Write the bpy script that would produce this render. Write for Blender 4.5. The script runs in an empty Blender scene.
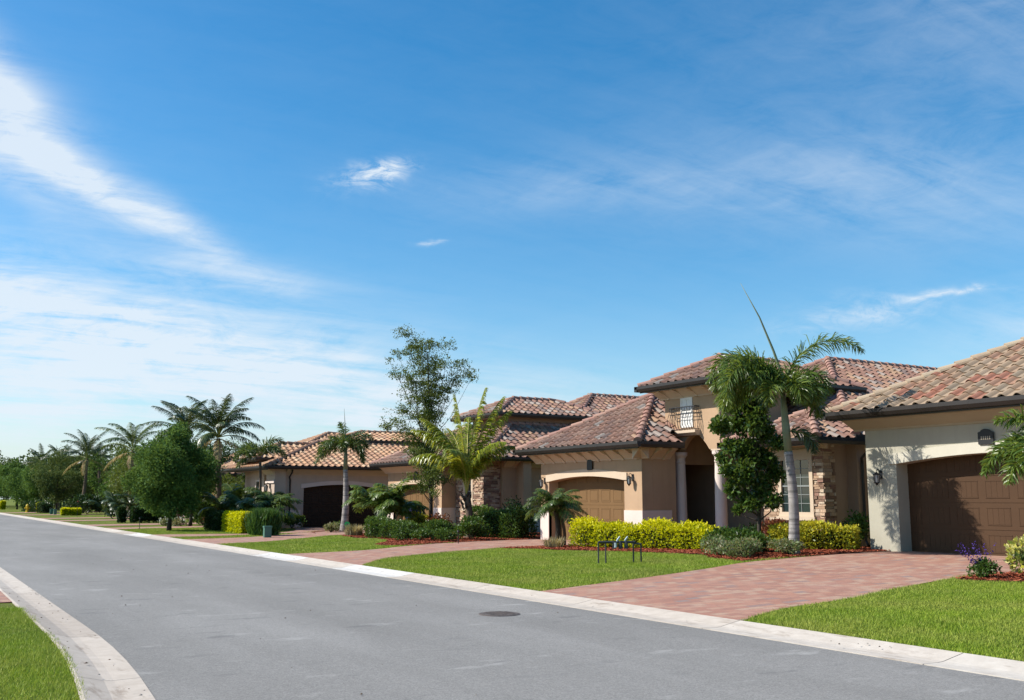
import bpy, bmesh, math, random
import numpy as np
from mathutils import Vector, Matrix
from mathutils.geometry import tessellate_polygon
R = math.radians
sc = bpy.context.scene
COL = sc.collection
random.seed(4); rng = np.random.default_rng(7)

# ------------------------------------------------------------------ helpers
def tag(o, label=None, cat=None, group=None, kind=None):
    if label: o['label'] = label
    if cat: o['category'] = cat
    if group: o['group'] = group
    if kind: o['kind'] = kind
    return o

def thing(name, loc, label, cat, group=None, rz=0):
    o = bpy.data.objects.new(name, None); COL.objects.link(o)
    o.location = loc; o.rotation_euler = (0, 0, rz); o.empty_display_size = .2
    return tag(o, label, cat, group)

def wloc(o):
    v = Vector((0, 0, 0))
    while o is not None:
        v += o.location; o = o.parent
    return v

def raw_obj(name, verts, faces, mat, parent=None, rnd=None, local=False, smooth=False):
    """verts in world coordinates unless local"""
    v = np.asarray(verts, dtype=np.float64).reshape(-1, 3)
    if parent is not None and not local:
        v = v - np.array(wloc(parent))
    me = bpy.data.meshes.new(name)
    if isinstance(faces, np.ndarray):
        n, k = faces.shape
        me.vertices.add(len(v)); me.vertices.foreach_set('co', v.astype(np.float32).ravel())
        me.loops.add(n * k); me.loops.foreach_set('vertex_index', faces.astype(np.int32).ravel())
        me.polygons.add(n); me.polygons.foreach_set('loop_start', np.arange(0, n * k, k, dtype=np.int32))
        me.update(calc_edges=True)
    else:
        me.from_pydata([tuple(x) for x in v], [], faces); me.update()
    if rnd is not None:
        a = me.attributes.new('rnd', 'FLOAT', 'FACE'); a.data.foreach_set('value', np.asarray(rnd, dtype=np.float32))
    if smooth: me.polygons.foreach_set('use_smooth', [True] * len(me.polygons))
    me.materials.append(mat)
    o = bpy.data.objects.new(name, me); COL.objects.link(o)
    if parent is not None: o.parent = parent
    return o

class MB:
    def __init__(s): s.v = []; s.f = []; s.r = []
    def add(s, vs, fs, rnd=None):
        b = len(s.v); s.v += [tuple(p) for p in vs]; s.f += [tuple(i + b for i in f) for f in fs]
        if rnd is None: rnd = random.random()
        s.r += [rnd] * len(fs); return s
    def box(s, x0, x1, y0, y1, z0, z1, rnd=None):
        return s.add([(x0,y0,z0),(x1,y0,z0),(x1,y1,z0),(x0,y1,z0),(x0,y0,z1),(x1,y0,z1),(x1,y1,z1),(x0,y1,z1)],
                     [(0,3,2,1),(4,5,6,7),(0,1,5,4),(1,2,6,5),(2,3,7,6),(3,0,4,7)], rnd)
    def prism(s, axis, pts, a0, a1, rnd=None):
        """profile pts: axis 'y' -> (x,z) swept along y; axis 'x' -> (y,z) swept along x; 'z' -> (x,y) swept along z"""
        def P(p, a):
            return {'y': (p[0], a, p[1]), 'x': (a, p[0], p[1]), 'z': (p[0], p[1], a)}[axis]
        n = len(pts); vs = [P(p, a0) for p in pts] + [P(p, a1) for p in pts]
        fs = [tuple(range(n)), tuple(range(2*n-1, n-1, -1))] + [(i, (i+1) % n, n+(i+1) % n, n+i) for i in range(n)]
        return s.add(vs, fs, rnd)
    def panel(s, axis, pos, outer, thick, holes=()):
        """flat slab with holes. axis 'x': plane X=pos, pts (y,z), extruded to X=pos+thick; axis 'y': pts (x,z)"""
        loops = [outer] + list(holes)
        def P(p, t): return (pos+t, p[0], p[1]) if axis == 'x' else (p[0], pos+t, p[1])
        tri = tessellate_polygon([[Vector((p[0], p[1], 0)) for p in l] for l in loops])
        flat = [p for l in loops for p in l]; n = len(flat)
        vs = [P(p, 0) for p in flat] + [P(p, thick) for p in flat]
        fs = [tuple(t) for t in tri] + [tuple(n+i for i in reversed(t)) for t in tri]
        k = 0
        for l in loops:
            m = len(l)
            for i in range(m): fs.append((k+i, k+(i+1) % m, n+k+(i+1) % m, n+k+i))
            k += m
        return s.add(vs, fs)
    def tube(s, pts, r, seg=8, rnd=None, cap=True):
        pts = [Vector(p) for p in pts]; n = len(pts)
        rs = r if isinstance(r, (list, tuple)) else [r]*n
        vs = []; fs = []; ref = Vector((0.13, 0.31, 1)).normalized()
        for i, p in enumerate(pts):
            t = (pts[min(i+1, n-1)] - pts[max(i-1, 0)])
            if t.length < 1e-9: t = Vector((0,0,1))
            t.normalize()
            rr = ref if abs(t.dot(ref)) < .95 else Vector((1, 0, 0))
            a = t.cross(rr).normalized(); b = t.cross(a)
            for k in range(seg):
                an = 2*math.pi*k/seg; vs.append(p + (a*math.cos(an) + b*math.sin(an))*rs[i])
        for i in range(n-1):
            for k in range(seg):
                k2 = (k+1) % seg; fs.append((i*seg+k, i*seg+k2, (i+1)*seg+k2, (i+1)*seg+k))
        if cap: fs += [tuple(range(seg-1, -1, -1)), tuple((n-1)*seg+k for k in range(seg))]
        return s.add(vs, fs, rnd)
    def lathe(s, c, prof, seg=20, rnd=None):
        return s.tube_prof(c, prof, seg, rnd)
    def tube_prof(s, c, prof, seg, rnd):
        vs = []; fs = []; n = len(prof)
        for (r, z) in prof:
            for k in range(seg):
                a = 2*math.pi*k/seg; vs.append((c[0]+r*math.cos(a), c[1]+r*math.sin(a), c[2]+z))
        for i in range(n-1):
            for k in range(seg):
                k2 = (k+1) % seg; fs.append((i*seg+k, i*seg+k2, (i+1)*seg+k2, (i+1)*seg+k))
        fs += [tuple(range(seg-1, -1, -1)), tuple((n-1)*seg+k for k in range(seg))]
        return s.add(vs, fs, rnd)
    def build(s, name, mat, parent=None, local=False, smooth=False):
        return raw_obj(name, s.v, s.f, mat, parent, s.r, local, smooth)

def arch(a0, a1, z0, spring, peak, n=14):
    """points of an arched opening from bottom a0 up, over and down to bottom a1"""
    pts = [(a0, z0)]
    for i in range(n+1):
        t = i/n; pts.append((a0+(a1-a0)*t, spring+(peak-spring)*math.sin(math.pi*t)**.9 if peak-spring < (abs(a1-a0)*.45) else spring+(peak-spring)*math.sqrt(max(0, 1-(2*t-1)**2))))
    return pts + [(a1, z0)]

# ------------------------------------------------------------------ materials
def new_mat(name):
    m = bpy.data.materials.new(name); m.use_nodes = True
    nt = m.node_tree; b = nt.nodes['Principled BSDF']; return m, nt, b
def N(nt, t, **k):
    n = nt.nodes.new(t)
    for a, v in k.items(): setattr(n, a, v)
    return n
def ramp(nt, fac, stops, interp='LINEAR'):
    r = N(nt, 'ShaderNodeValToRGB'); r.color_ramp.interpolation = interp
    e = r.color_ramp.elements
    while len(e) < len(stops): e.new(.5)
    for i, (p, c) in enumerate(stops): e[i].position = p; e[i].color = (*c, 1)
    nt.links.new(fac, r.inputs[0]); return r.outputs[0]
def noise(nt, scale, detail=4, rough=.55, vec=None, dist=0, out=0):
    n = N(nt, 'ShaderNodeTexNoise'); n.inputs['Scale'].default_value = scale; n.inputs['Detail'].default_value = detail
    n.inputs['Roughness'].default_value = rough; n.inputs['Distortion'].default_value = dist
    if vec is not None: nt.links.new(vec, n.inputs['Vector'])
    return n.outputs[out]
def geo_pos(nt): return N(nt, 'ShaderNodeNewGeometry').outputs['Position']
def mapping(nt, vec, scale=(1,1,1), rot=(0,0,0), loc=(0,0,0)):
    m = N(nt, 'ShaderNodeMapping'); nt.links.new(vec, m.inputs[0])
    m.inputs['Scale'].default_value = scale; m.inputs['Rotation'].default_value = rot; m.inputs['Location'].default_value = loc
    return m.outputs[0]
def mixc(nt, fac, a, b, mode='MIX'):
    m = N(nt, 'ShaderNodeMix', data_type='RGBA', blend_type=mode)
    for s, v in ((m.inputs[0], fac), (m.inputs[6], a), (m.inputs[7], b)):
        if hasattr(v, 'links') or isinstance(v, bpy.types.NodeSocket): nt.links.new(v, s)
        else: s.default_value = v if isinstance(v, (int, float)) else (*v, 1)
    return m.outputs[2]
def bump(nt, b, h, strength=.3, dist=.01, prev=None):
    n = N(nt, 'ShaderNodeBump'); n.inputs['Strength'].default_value = strength; n.inputs['Distance'].default_value = dist
    nt.links.new(h, n.inputs['Height'])
    if prev: nt.links.new(prev, n.inputs['Normal'])
    nt.links.new(n.outputs[0], b.inputs['Normal']); return n.outputs[0]
def math_n(nt, op, a, b=None, c=None, clamp=False):
    m = N(nt, 'ShaderNodeMath', operation=op); m.use_clamp = clamp
    for i, v in enumerate((a, b, c)):
        if v is None: continue
        if isinstance(v, bpy.types.NodeSocket): nt.links.new(v, m.inputs[i])
        else: m.inputs[i].default_value = v
    return m.outputs[0]
def rnd_attr(nt): return N(nt, 'ShaderNodeAttribute', attribute_name='rnd').outputs['Fac']

def m_plain(name, col, rough=.6, spec=.4, var=.08, nscale=3, bmp=0, bscale=60, metal=0, streak=False, rings=False):
    m, nt, b = new_mat(name); p = geo_pos(nt)
    f = noise(nt, nscale, 5, .6, p)
    hi = tuple(min(1, c*(1+var)) for c in col); lo = tuple(c*(1-var) for c in col)
    c = ramp(nt, f, [(.3, lo), (.7, hi)])
    if rings:
        c = mixc(nt, 1, c, ramp(nt, noise(nt, 1, 3, .6, mapping(nt, p, (.6, .6, 13))), [(.36, (.55,.55,.55)), (.5, (1,1,1)), (.7, (1.15,1.15,1.15))]), 'MULTIPLY')
    if streak:
        f2 = noise(nt, 1, 4, .6, mapping(nt, p, (3, 3, .35)))
        c = mixc(nt, math_n(nt, 'MULTIPLY', ramp(nt, f2, [(.50, (0,0,0)), (.72, (1,1,1))]), .22), c, tuple(x*.6 for x in col))
    nt.links.new(c, b.inputs['Base Color'])
    b.inputs['Roughness'].default_value = rough; b.inputs['Specular IOR Level'].default_value = spec; b.inputs['Metallic'].default_value = metal
    if bmp: bump(nt, b, noise(nt, bscale, 4, .7, p), bmp, .01)
    return m
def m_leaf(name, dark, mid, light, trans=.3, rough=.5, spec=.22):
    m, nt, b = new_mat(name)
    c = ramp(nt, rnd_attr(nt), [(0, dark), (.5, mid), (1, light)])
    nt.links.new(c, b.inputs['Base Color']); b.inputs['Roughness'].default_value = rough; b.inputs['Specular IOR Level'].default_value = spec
    t = N(nt, 'ShaderNodeBsdfTranslucent'); tc = mixc(nt, .55, c, tuple(min(1, x*1.6) for x in (light[0]*1.1, light[1], light[2]*.5)))
    nt.links.new(tc, t.inputs[0])
    mx = N(nt, 'ShaderNodeMixShader'); mx.inputs[0].default_value = trans
    nt.links.new(b.outputs[0], mx.inputs[1]); nt.links.new(t.outputs[0], mx.inputs[2])
    nt.links.new(mx.outputs[0], nt.nodes['Material Output'].inputs[0]); return m
TD_ = .84
def m_tile(name, stops):
    m, nt, b = new_mat(name); p = geo_pos(nt)
    c = ramp(nt, rnd_attr(nt), stops, 'CONSTANT')
    f = noise(nt, 9, 5, .65, p)
    c = mixc(nt, ramp(nt, f, [(.35, (0,0,0)), (.75, (.55,.55,.55))]), c, mixc(nt, .5, c, (.45, .40, .34)))
    f2 = noise(nt, 1.3, 3, .6, p)
    c = mixc(nt, ramp(nt, f2, [(.45, (0,0,0)), (.75, (.4,.4,.4))]), c, mixc(nt, .5, c, (.06, .05, .045)))
    c = mixc(nt, 1, c, (TD_, TD_, TD_), 'MULTIPLY'); nt.links.new(c, b.inputs['Base Color']); b.inputs['Roughness'].default_value = .75; b.inputs['Specular IOR Level'].default_value = .3
    bump(nt, b, noise(nt, 40, 4, .7, p), .25, .01); return m

M = {}
def ground_grass():
    m, nt, b = new_mat('lawn soil'); p = geo_pos(nt)
    f1 = noise(nt, 1.2, 4, .6, p); f2 = noise(nt, 35, 4, .7, p)
    c1 = ramp(nt, f1, [(.3, (.095,.125,.016)), (.7, (.16,.185,.028))])
    c2 = mixc(nt, ramp(nt, f2, [(.35, (0,0,0)), (.7, (1,1,1))]), c1, mixc(nt, .5, c1, (.10,.12,.03)))
    nt.links.new(c2, b.inputs['Base Color']); b.inputs['Roughness'].default_value = .9; b.inputs['Specular IOR Level'].default_value = .1
    bump(nt, b, noise(nt, 60, 4, .75, p), .9, .04); return m
M['grass_ground'] = ground_grass()
def m_blades():
    m, nt, b = new_mat('grass blades'); p = geo_pos(nt)
    f1 = noise(nt, .8, 4, .6, p)
    c = ramp(nt, rnd_attr(nt), [(0, (.125,.205,.015)), (.58, (.265,.375,.028)), (.88, (.42,.47,.06)), (1, (.60,.54,.2))])
    c = mixc(nt, ramp(nt, f1, [(.40, (0,0,0)), (.66, (.8,.8,.8))]), c, mixc(nt, .5, c, (.46,.42,.12)))
    c = mixc(nt, ramp(nt, noise(nt, .45, 3, .5, p), [(.45, (0,0,0)), (.65, (.5,.5,.5))]), c, mixc(nt, .5, c, (.08,.16,.02)))
    c = mixc(nt, ramp(nt, noise(nt, 4, 4, .7, p), [(.45, (0,0,0)), (.7, (.35,.35,.35))]), c, mixc(nt, .5, c, (.36,.36,.10)))
    nt.links.new(c, b.inputs['Base Color']); b.inputs['Roughness'].default_value = .6; b.inputs['Specular IOR Level'].default_value = .25
    t = N(nt, 'ShaderNodeBsdfTranslucent'); nt.links.new(c, t.inputs[0]); mx = N(nt, 'ShaderNodeMixShader'); mx.inputs[0].default_value = .3
    nt.links.new(b.outputs[0], mx.inputs[1]); nt.links.new(t.outputs[0], mx.inputs[2]); nt.links.new(mx.outputs[0], nt.nodes['Material Output'].inputs[0])
    return m
M['blades'] = m_blades()
def m_asphalt():
    m, nt, b = new_mat('asphalt'); p = geo_pos(nt)
    big = noise(nt, .35, 5, .6, mapping(nt, p, (1.6, .35, 1)))
    c = ramp(nt, big, [(.3, (.168,.161,.150)), (.5, (.198,.190,.178)), (.7, (.235,.226,.213))])
    fine = noise(nt, 140, 3, .8, p)
    c = mixc(nt, 1, c, ramp(nt, fine, [(.25, (.55,.55,.55)), (.5, (1,1,1)), (.75, (1.45,1.44,1.4))]), 'MULTIPLY')
    gr = noise(nt, 48, 2, .6, p)
    c = mixc(nt, 1, c, ramp(nt, gr, [(.35, (.84,.84,.84)), (.65, (1.15,1.15,1.15))]), 'MULTIPLY')
    mid = noise(nt, 14, 5, .8, p)
    c = mixc(nt, 1, c, ramp(nt, mid, [(.3, (.86,.86,.86)), (.7, (1.12,1.12,1.12))]), 'MULTIPLY')
    # worn pale scuffs and tyre marks running with the street
    sc_ = noise(nt, 1.0, 5, .62, mapping(nt, p, (.9, 1.9, 1), loc=(3.1, 5.2, 0)))
    c = mixc(nt, ramp(nt, sc_, [(.60, (0,0,0)), (.70, (.5,.5,.5))]), c, (.36,.35,.33))
    dk = noise(nt, 1.0, 4, .6, mapping(nt, p, (1.1, 2.6, 1), rot=(0,0,.5), loc=(9.1, 2.2, 0)))
    c = mixc(nt, ramp(nt, dk, [(.61, (0,0,0)), (.70, (.5,.5,.5))]), c, (.10,.098,.095))
    nt.links.new(c, b.inputs['Base Color']); b.inputs['Roughness'].default_value = .85; b.inputs['Specular IOR Level'].default_value = .3
    bump(nt, b, fine, .35, .006); return m
M['asphalt'] = m_asphalt()
def m_concrete():
    m, nt, b = new_mat('kerb concrete'); p = geo_pos(nt)
    c = ramp(nt, rnd_attr(nt), [(0, (.36,.31,.26)), (.6, (.45,.395,.335)), (.9, (.48,.44,.385)), (1, (.54,.53,.51))])
    f = noise(nt, 5, 6, .7, p); c = mixc(nt, 1, c, ramp(nt, f, [(.3, (.86,.84,.82)), (.65, (1.06,1.06,1.06))]), 'MULTIPLY')
    d = noise(nt, 1, 5, .7, mapping(nt, p, (4.5, 1.1, 1)))
    c = mixc(nt, ramp(nt, d, [(.56, (0,0,0)), (.68, (.6,.6,.6))]), c, (.19,.14,.10))
    nt.links.new(c, b.inputs['Base Color']); b.inputs['Roughness'].default_value = .9
    bump(nt, b, noise(nt, 70, 4, .8, p), .3, .006); return m
M['concrete'] = m_concrete()
def m_paver():
    m, nt, b = new_mat('brick pavers'); p = geo_pos(nt)
    t = N(nt, 'ShaderNodeTexBrick'); nt.links.new(mapping(nt, p, (1,1,1), rot=(0,0,R(0))), t.inputs['Vector'])
    t.inputs['Scale'].default_value = 1; t.inputs['Brick Width'].default_value = .23; t.inputs['Row Height'].default_value = .155
    t.inputs['Mortar Size'].default_value = .005; t.inputs['Color1'].default_value = (.0,.0,.0,1); t.inputs['Color2'].default_value = (1,1,1,1); t.inputs['Mortar'].default_value = (.5,.5,.5,1)
    t.inputs['Bias'].default_value = 0
    c = ramp(nt, t.outputs['Color'], [(0, (.18,.15,.145)), (.09, (.25,.108,.070)), (.4, (.32,.135,.083)), (.7, (.36,.178,.112)), (.92, (.38,.25,.17))])
    f = noise(nt, .9, 5, .65, p); c = mixc(nt, ramp(nt, f, [(.40, (.25,.25,.25)), (.7, (.55,.55,.55))]), c, (.34,.20,.155))
    f = noise(nt, 30, 4, .7, p); c = mixc(nt, 1, c, ramp(nt, f, [(.3, (.85,.85,.85)), (.7, (1.1,1.1,1.1))]), 'MULTIPLY')
    c = mixc(nt, math_n(nt, 'MULTIPLY', t.outputs['Fac'], .7), c, (.16,.12,.10))
    nt.links.new(c, b.inputs['Base Color']); b.inputs['Roughness'].default_value = .85
    bump(nt, b, math_n(nt, 'SUBTRACT', 1, t.outputs['Fac']), .5, .006); return m
M['paver'] = m_paver()
def m_mulch():
    m, nt, b = new_mat('red mulch'); p = geo_pos(nt)
    f = noise(nt, 28, 6, .8, p); c = ramp(nt, f, [(.3, (.07,.018,.010)), (.5, (.17,.042,.02)), (.7, (.28,.075,.038))])
    nt.links.new(c, b.inputs['Base Color']); b.inputs['Roughness'].default_value = .9; bump(nt, b, f, 1, .05); return m
M['mulch'] = m_mulch()
M['chips'] = m_leaf('mulch chips', (.10,.022,.012), (.24,.058,.028), (.38,.12,.065), trans=0, rough=.85, spec=.1)

M['stucco_cream'] = m_plain('cream stucco', (.385,.36,.285), .9, .2, .05, 2, .35, 90, streak=True)
M['trim_cream'] = m_plain('pale cream trim', (.50,.47,.385), .85, .2, .04, 2, .2, 90)
M['crown_cream'] = m_plain('tan crown moulding', (.36,.315,.225), .85, .2, .04, 2, .15, 90)
M['stucco_tan'] = m_plain('tan pink stucco', (.415,.28,.175), .9, .2, .06, 2, .35, 90, streak=True)
M['trim_tan'] = m_plain('pale tan trim', (.52,.41,.30), .85, .2, .05, 2, .2, 90)
M['wains'] = m_plain('off white stucco base', (.62,.52,.46), .85, .2, .05, 2, .2, 90)
M['stucco_dkpink'] = m_plain('mauve beige stucco', (.45,.355,.285), .9, .2, .06, 2, .3, 90, streak=True)
M['stucco_brown'] = m_plain('brown tan stucco', (.33,.225,.16), .9, .2, .06, 2, .3, 90, streak=True)
M['soffit'] = m_plain('soffit', (.38,.29,.22), .8, .2)
M['bronze'] = m_plain('dark bronze gutter', (.020,.016,.014), .45, .45, .2, 2)
M['black'] = m_plain('black metal', (.012,.012,.013), .5, .4)
M['door_brown'] = m_plain('brown painted garage door', (.066,.034,.016), .65, .2, .07, 1.2)
M['door_tan'] = m_plain('tan painted garage door', (.155,.088,.036), .65, .2, .06, 1.2)
M['door_dark'] = m_plain('dark brown garage door', (.030,.018,.012), .65, .2, .06, 1.2)
M['white'] = m_plain('white painted frame', (.72,.70,.66), .5, .4, .03)
M['wood'] = m_plain('dark entry door', (.06,.035,.022), .5, .4)
M['deck'] = m_plain('roof underlay', (.035,.028,.025), .95, .1)
M['bark_pale'] = m_plain('pale grey palm trunk', (.27,.245,.225), .85, .2, .22, 6, .6, 30, rings=True)
M['bark_brown'] = m_plain('brown bark', (.13,.09,.062), .9, .2, .3, 7, .8, 25)
M['bark_dark'] = m_plain('dark bark', (.055,.045,.035), .9, .2, .3, 8, .8, 25)
M['shaft'] = m_plain('green grey crownshaft', (.16,.19,.11), .5, .4, .2, 3, .2, 20)
M['rachis'] = m_plain('palm rib', (.20,.22,.05), .5, .3, .1)
M['rachis_y'] = m_plain('yellow palm rib', (.36,.32,.07), .5, .3, .1)
M['utility'] = m_plain('green utility paint', (.06,.15,.11), .5, .4, .05)
M['yellow_paint'] = m_plain('yellow paint', (.65,.45,.02), .5, .4, .05)
M['lid_green'] = m_plain('bright green plastic', (.02,.45,.10), .4, .4, .05)
M['bin_blue'] = m_plain('dark blue plastic', (.008,.025,.10), .45, .4, .05)
M['bluepipe'] = m_plain('weathered pale pipe fitting', (.32,.40,.42), .5, .4, .3, 30)
M['iron_pipe'] = m_plain('dark pipe', (.035,.038,.042), .5, .5, .2, 10)
M['magenta'] = m_plain('pink vinyl', (.65,.03,.25), .4, .4); M['skyblue'] = m_plain('blue vinyl', (.05,.25,.65), .4, .4)
M['muntin'] = m_plain('grey window bars', (.20,.22,.21), .5, .4)
def m_glass():
    m, nt, b = new_mat('window glass'); p = geo_pos(nt)
    b.inputs['Base Color'].default_value = (.018,.03,.03,1); b.inputs['Roughness'].default_value = .04; b.inputs['Specular IOR Level'].default_value = .8
    bump(nt, b, noise(nt, 1.2, 2, .5, p), .05, .02); return m
M['glass'] = m_glass()
def m_stone():
    m, nt, b = new_mat('ledge stone'); p = geo_pos(nt)
    c = ramp(nt, rnd_attr(nt), [(0, (.20,.12,.08)), (.15, (.38,.25,.16)), (.38, (.48,.34,.23)), (.6, (.27,.15,.11)), (.75, (.52,.41,.30)), (.9, (.36,.27,.20))], 'CONSTANT')
    f = noise(nt, 22, 5, .7, p); c = mixc(nt, 1, c, ramp(nt, f, [(.3, (.7,.68,.66)), (.7, (1.2,1.2,1.2))]), 'MULTIPLY')
    nt.links.new(c, b.inputs['Base Color']); b.inputs['Roughness'].default_value = .9; bump(nt, b, f, .8, .02); return m
M['stone'] = m_stone(); M['mortar'] = m_plain('mortar', (.12,.095,.075), .95, .1, .1, 10, .5)
TD_ = .60
TA = m_tile('tan and terracotta roof tile', [(0, (.50,.32,.195)), (.22, (.54,.385,.245)), (.45, (.50,.275,.17)), (.62, (.53,.215,.13)), (.78, (.46,.345,.23)), (.9, (.58,.42,.28))])
TD_ = .66
TB = m_tile('rose grey blend roof tile', [(0, (.34,.17,.115)), (.25, (.42,.215,.15)), (.42, (.33,.165,.115)), (.55, (.48,.27,.17)), (.70, (.46,.37,.31)), (.84, (.52,.31,.18)), (.93, (.23,.155,.135))])  # colour lifted above the front tile because side slopes get less sun
TD_ = .60
TBf = m_tile('rose brown roof tile', [(0, (.32,.165,.115)), (.25, (.39,.205,.14)), (.45, (.29,.165,.125)), (.65, (.42,.25,.18)), (.88, (.42,.36,.31)), (.95, (.22,.15,.13))])
TD_ = .80
TD = m_tile('orange sand roof tile', [(0, (.50,.26,.135)), (.25, (.58,.32,.165)), (.5, (.52,.28,.15)), (.75, (.62,.41,.24)), (.92, (.42,.22,.13))])
CAPA = m_tile('tan ridge tile', [(0, (.46,.34,.22)), (.5, (.50,.39,.26))])
CAPB = m_tile('rose ridge tile', [(0, (.40,.20,.15)), (.5, (.45,.25,.18)), (.8, (.36,.19,.14))])
CAPD = m_tile('dark orange ridge tile', [(0, (.38,.20,.12)), (.5, (.46,.26,.16))])

LG = dict(
 palm=m_leaf('palm leaflets', (.022,.045,.010), (.055,.100,.018), (.13,.18,.04), .28, .38, .5),
 palm_m=m_leaf('bright palm leaflets', (.030,.065,.011), (.085,.145,.022), (.20,.26,.05), .3, .38, .5),
 palm_y=m_leaf('yellow green palm leaflets', (.07,.12,.012), (.20,.26,.026), (.42,.43,.07), .42, .35, .55),
 palm_dk=m_leaf('dark palm leaflets', (.012,.030,.010), (.030,.062,.018), (.085,.12,.045), .22, .4, .45),
 dead=m_leaf('dry frond', (.16,.11,.05), (.28,.20,.10), (.38,.30,.16), .2, .7, .2),
 oak=m_leaf('live oak leaves', (.036,.060,.012), (.080,.120,.022), (.15,.19,.04), .3),
 glossy=m_leaf('glossy broad leaves', (.022,.055,.010), (.060,.118,.020), (.13,.195,.042), .28, .3, .5),
 round=m_leaf('dense tree leaves', (.030,.070,.016), (.065,.135,.032), (.14,.225,.06), .26, .7, .1),
 wood=m_leaf('far woodland leaves', (.035,.062,.018), (.075,.115,.032), (.13,.165,.055), .2, .7, .1),
 yhedge=m_leaf('golden hedge leaves', (.06,.12,.006), (.34,.37,.006), (.70,.63,.010), .35, .5),
 ghedge=m_leaf('variegated croton leaves', (.035,.07,.012), (.20,.24,.02), (.58,.52,.05), .3, .4),
 green=m_leaf('green shrub leaves', (.020,.050,.010), (.045,.095,.016), (.10,.16,.03), .25, .4),
 dark=m_leaf('dark hedge leaves', (.010,.026,.008), (.020,.048,.012), (.045,.085,.02), .15, .4),
 croton=m_leaf('cream and yellow croton leaves', (.10,.16,.02), (.50,.46,.06), (.80,.72,.38), .3, .45),
 grey=m_leaf('flecked leaves', (.035,.08,.016), (.085,.145,.035), (.42,.38,.30), .25, .5),
 pale=m_leaf('straw ornamental grass', (.12,.12,.06), (.28,.24,.13), (.48,.42,.27), .25, .6),
 red=m_leaf('bronze red shrub leaves', (.06,.015,.012), (.13,.035,.02), (.22,.10,.03), .2, .4),
 purple=m_leaf('purple flower spikes', (.03,.015,.14), (.07,.03,.24), (.14,.08,.34), .2, .6),
 blade=m_leaf('upright grassy leaves', (.022,.055,.012), (.045,.105,.022), (.09,.17,.04), .25, .45),
 white=m_leaf('white flowers', (.30,.33,.26), (.55,.56,.48), (.75,.74,.68), .2, .6))

# ------------------------------------------------------------------ terrain
def kY(y):
    pts = [(-1000, .30), (17, .30), (26, .14), (45, .05), (2000, .05)]
    for (a, va), (b, vb) in zip(pts, pts[1:]):
        if y <= b: return va + (vb-va)*max(0, min(1, (y-a)/(b-a)))
    return .05
def xe(y): return 2.05-.011*max(0, 13-max(y, 2))**2      # left edge of the asphalt, bending away near the camera
def h(x, y):
    if x < 8.94 and x > xe(y)-.51: return -.03
    if x <= xe(y)-.51: return .045
    return .045 + (kY(y)-.045)*max(0, min(1, (x-9)/10))

xs = [-900,-300,-100,-40,-20] + list(range(-10, 1)) + [101.38, 101.42, 8.92, 8.96] + list(range(10, 46)) + [60, 100, 300, 1200]
ys = [-300,-60,-20] + list(range(-8, 100, 1)) + [120,160,220,400,1500]
xs = [v for v in xs if v != 1]
def gx(x, y): return xe(y)-.53 if x == 101.38 else xe(y)-.49 if x == 101.42 else min(x, xe(y)-.6) if x == 0 else x
vs = [(gx(x, y), y, h(gx(x, y), y)) for y in ys for x in xs]; nx = len(xs)
fs = [(j*nx+i, j*nx+i+1, (j+1)*nx+i+1, (j+1)*nx+i) for j in range(len(ys)-1) for i in range(nx-1)]
tag(raw_obj('ground', vs, fs, M['grass_ground']), kind='structure')

def strip(name, x0, x1, ya, yb, z, mat):
    n = 60; Y = [ya+(yb-ya)*(i/n)**1.5 for i in range(n+1)]
    v = []; 
    for y in Y: v += [(x0, y, z), (x1, y, z)]
    f = [(2*i, 2*i+1, 2*i+3, 2*i+2) for i in range(n)]
    return tag(raw_obj(name, v, f, mat), kind='structure')
strip('road', .2, 8.36, -30, 260, .004, M['asphalt'])

def gutter(name, xa, xb, seed, sgn):
    rr = random.Random(seed); mb = MB(); y = -12.; lo, hi = xa, xb
    while y < 200:
        L = 3.05 if y < 60 else 12
        prof = [(xa, -.02), (xa, .012), (xa+sgn*.22, .007), (xa+sgn*.30, .012), (xb-sgn*.03, .066), (xb, .060), (xb, -.02)]
        r = rr.random()*.85
        if rr.random() < .12: r = .97
        if sgn < 0:
            q = 3 if y < 14 else 1
            for k in range(q):
                ya, yb = y+L*k/q+(.006 if k == 0 else 0), y+L*(k+1)/q-(.006 if k == q-1 else 0); n = len(prof)
                v_ = [(p[0]-1.96+xe(ya), ya, p[1]) for p in prof]+[(p[0]-1.96+xe(yb), yb, p[1]) for p in prof]
                mb.add(v_, [tuple(range(n)), tuple(range(2*n-1, n-1, -1))]+[(i, (i+1) % n, n+(i+1) % n, n+i) for i in range(n)], r)
        else: mb.prism('y', prof, y+.006, y+L-.006, r)
        y += L
    return tag(mb.build(name, M['concrete']), kind='structure')
gutter('kerb', 8.32, 8.96, 3, 1); gutter('kerb', 1.96, 1.42, 5, -1)

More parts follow.
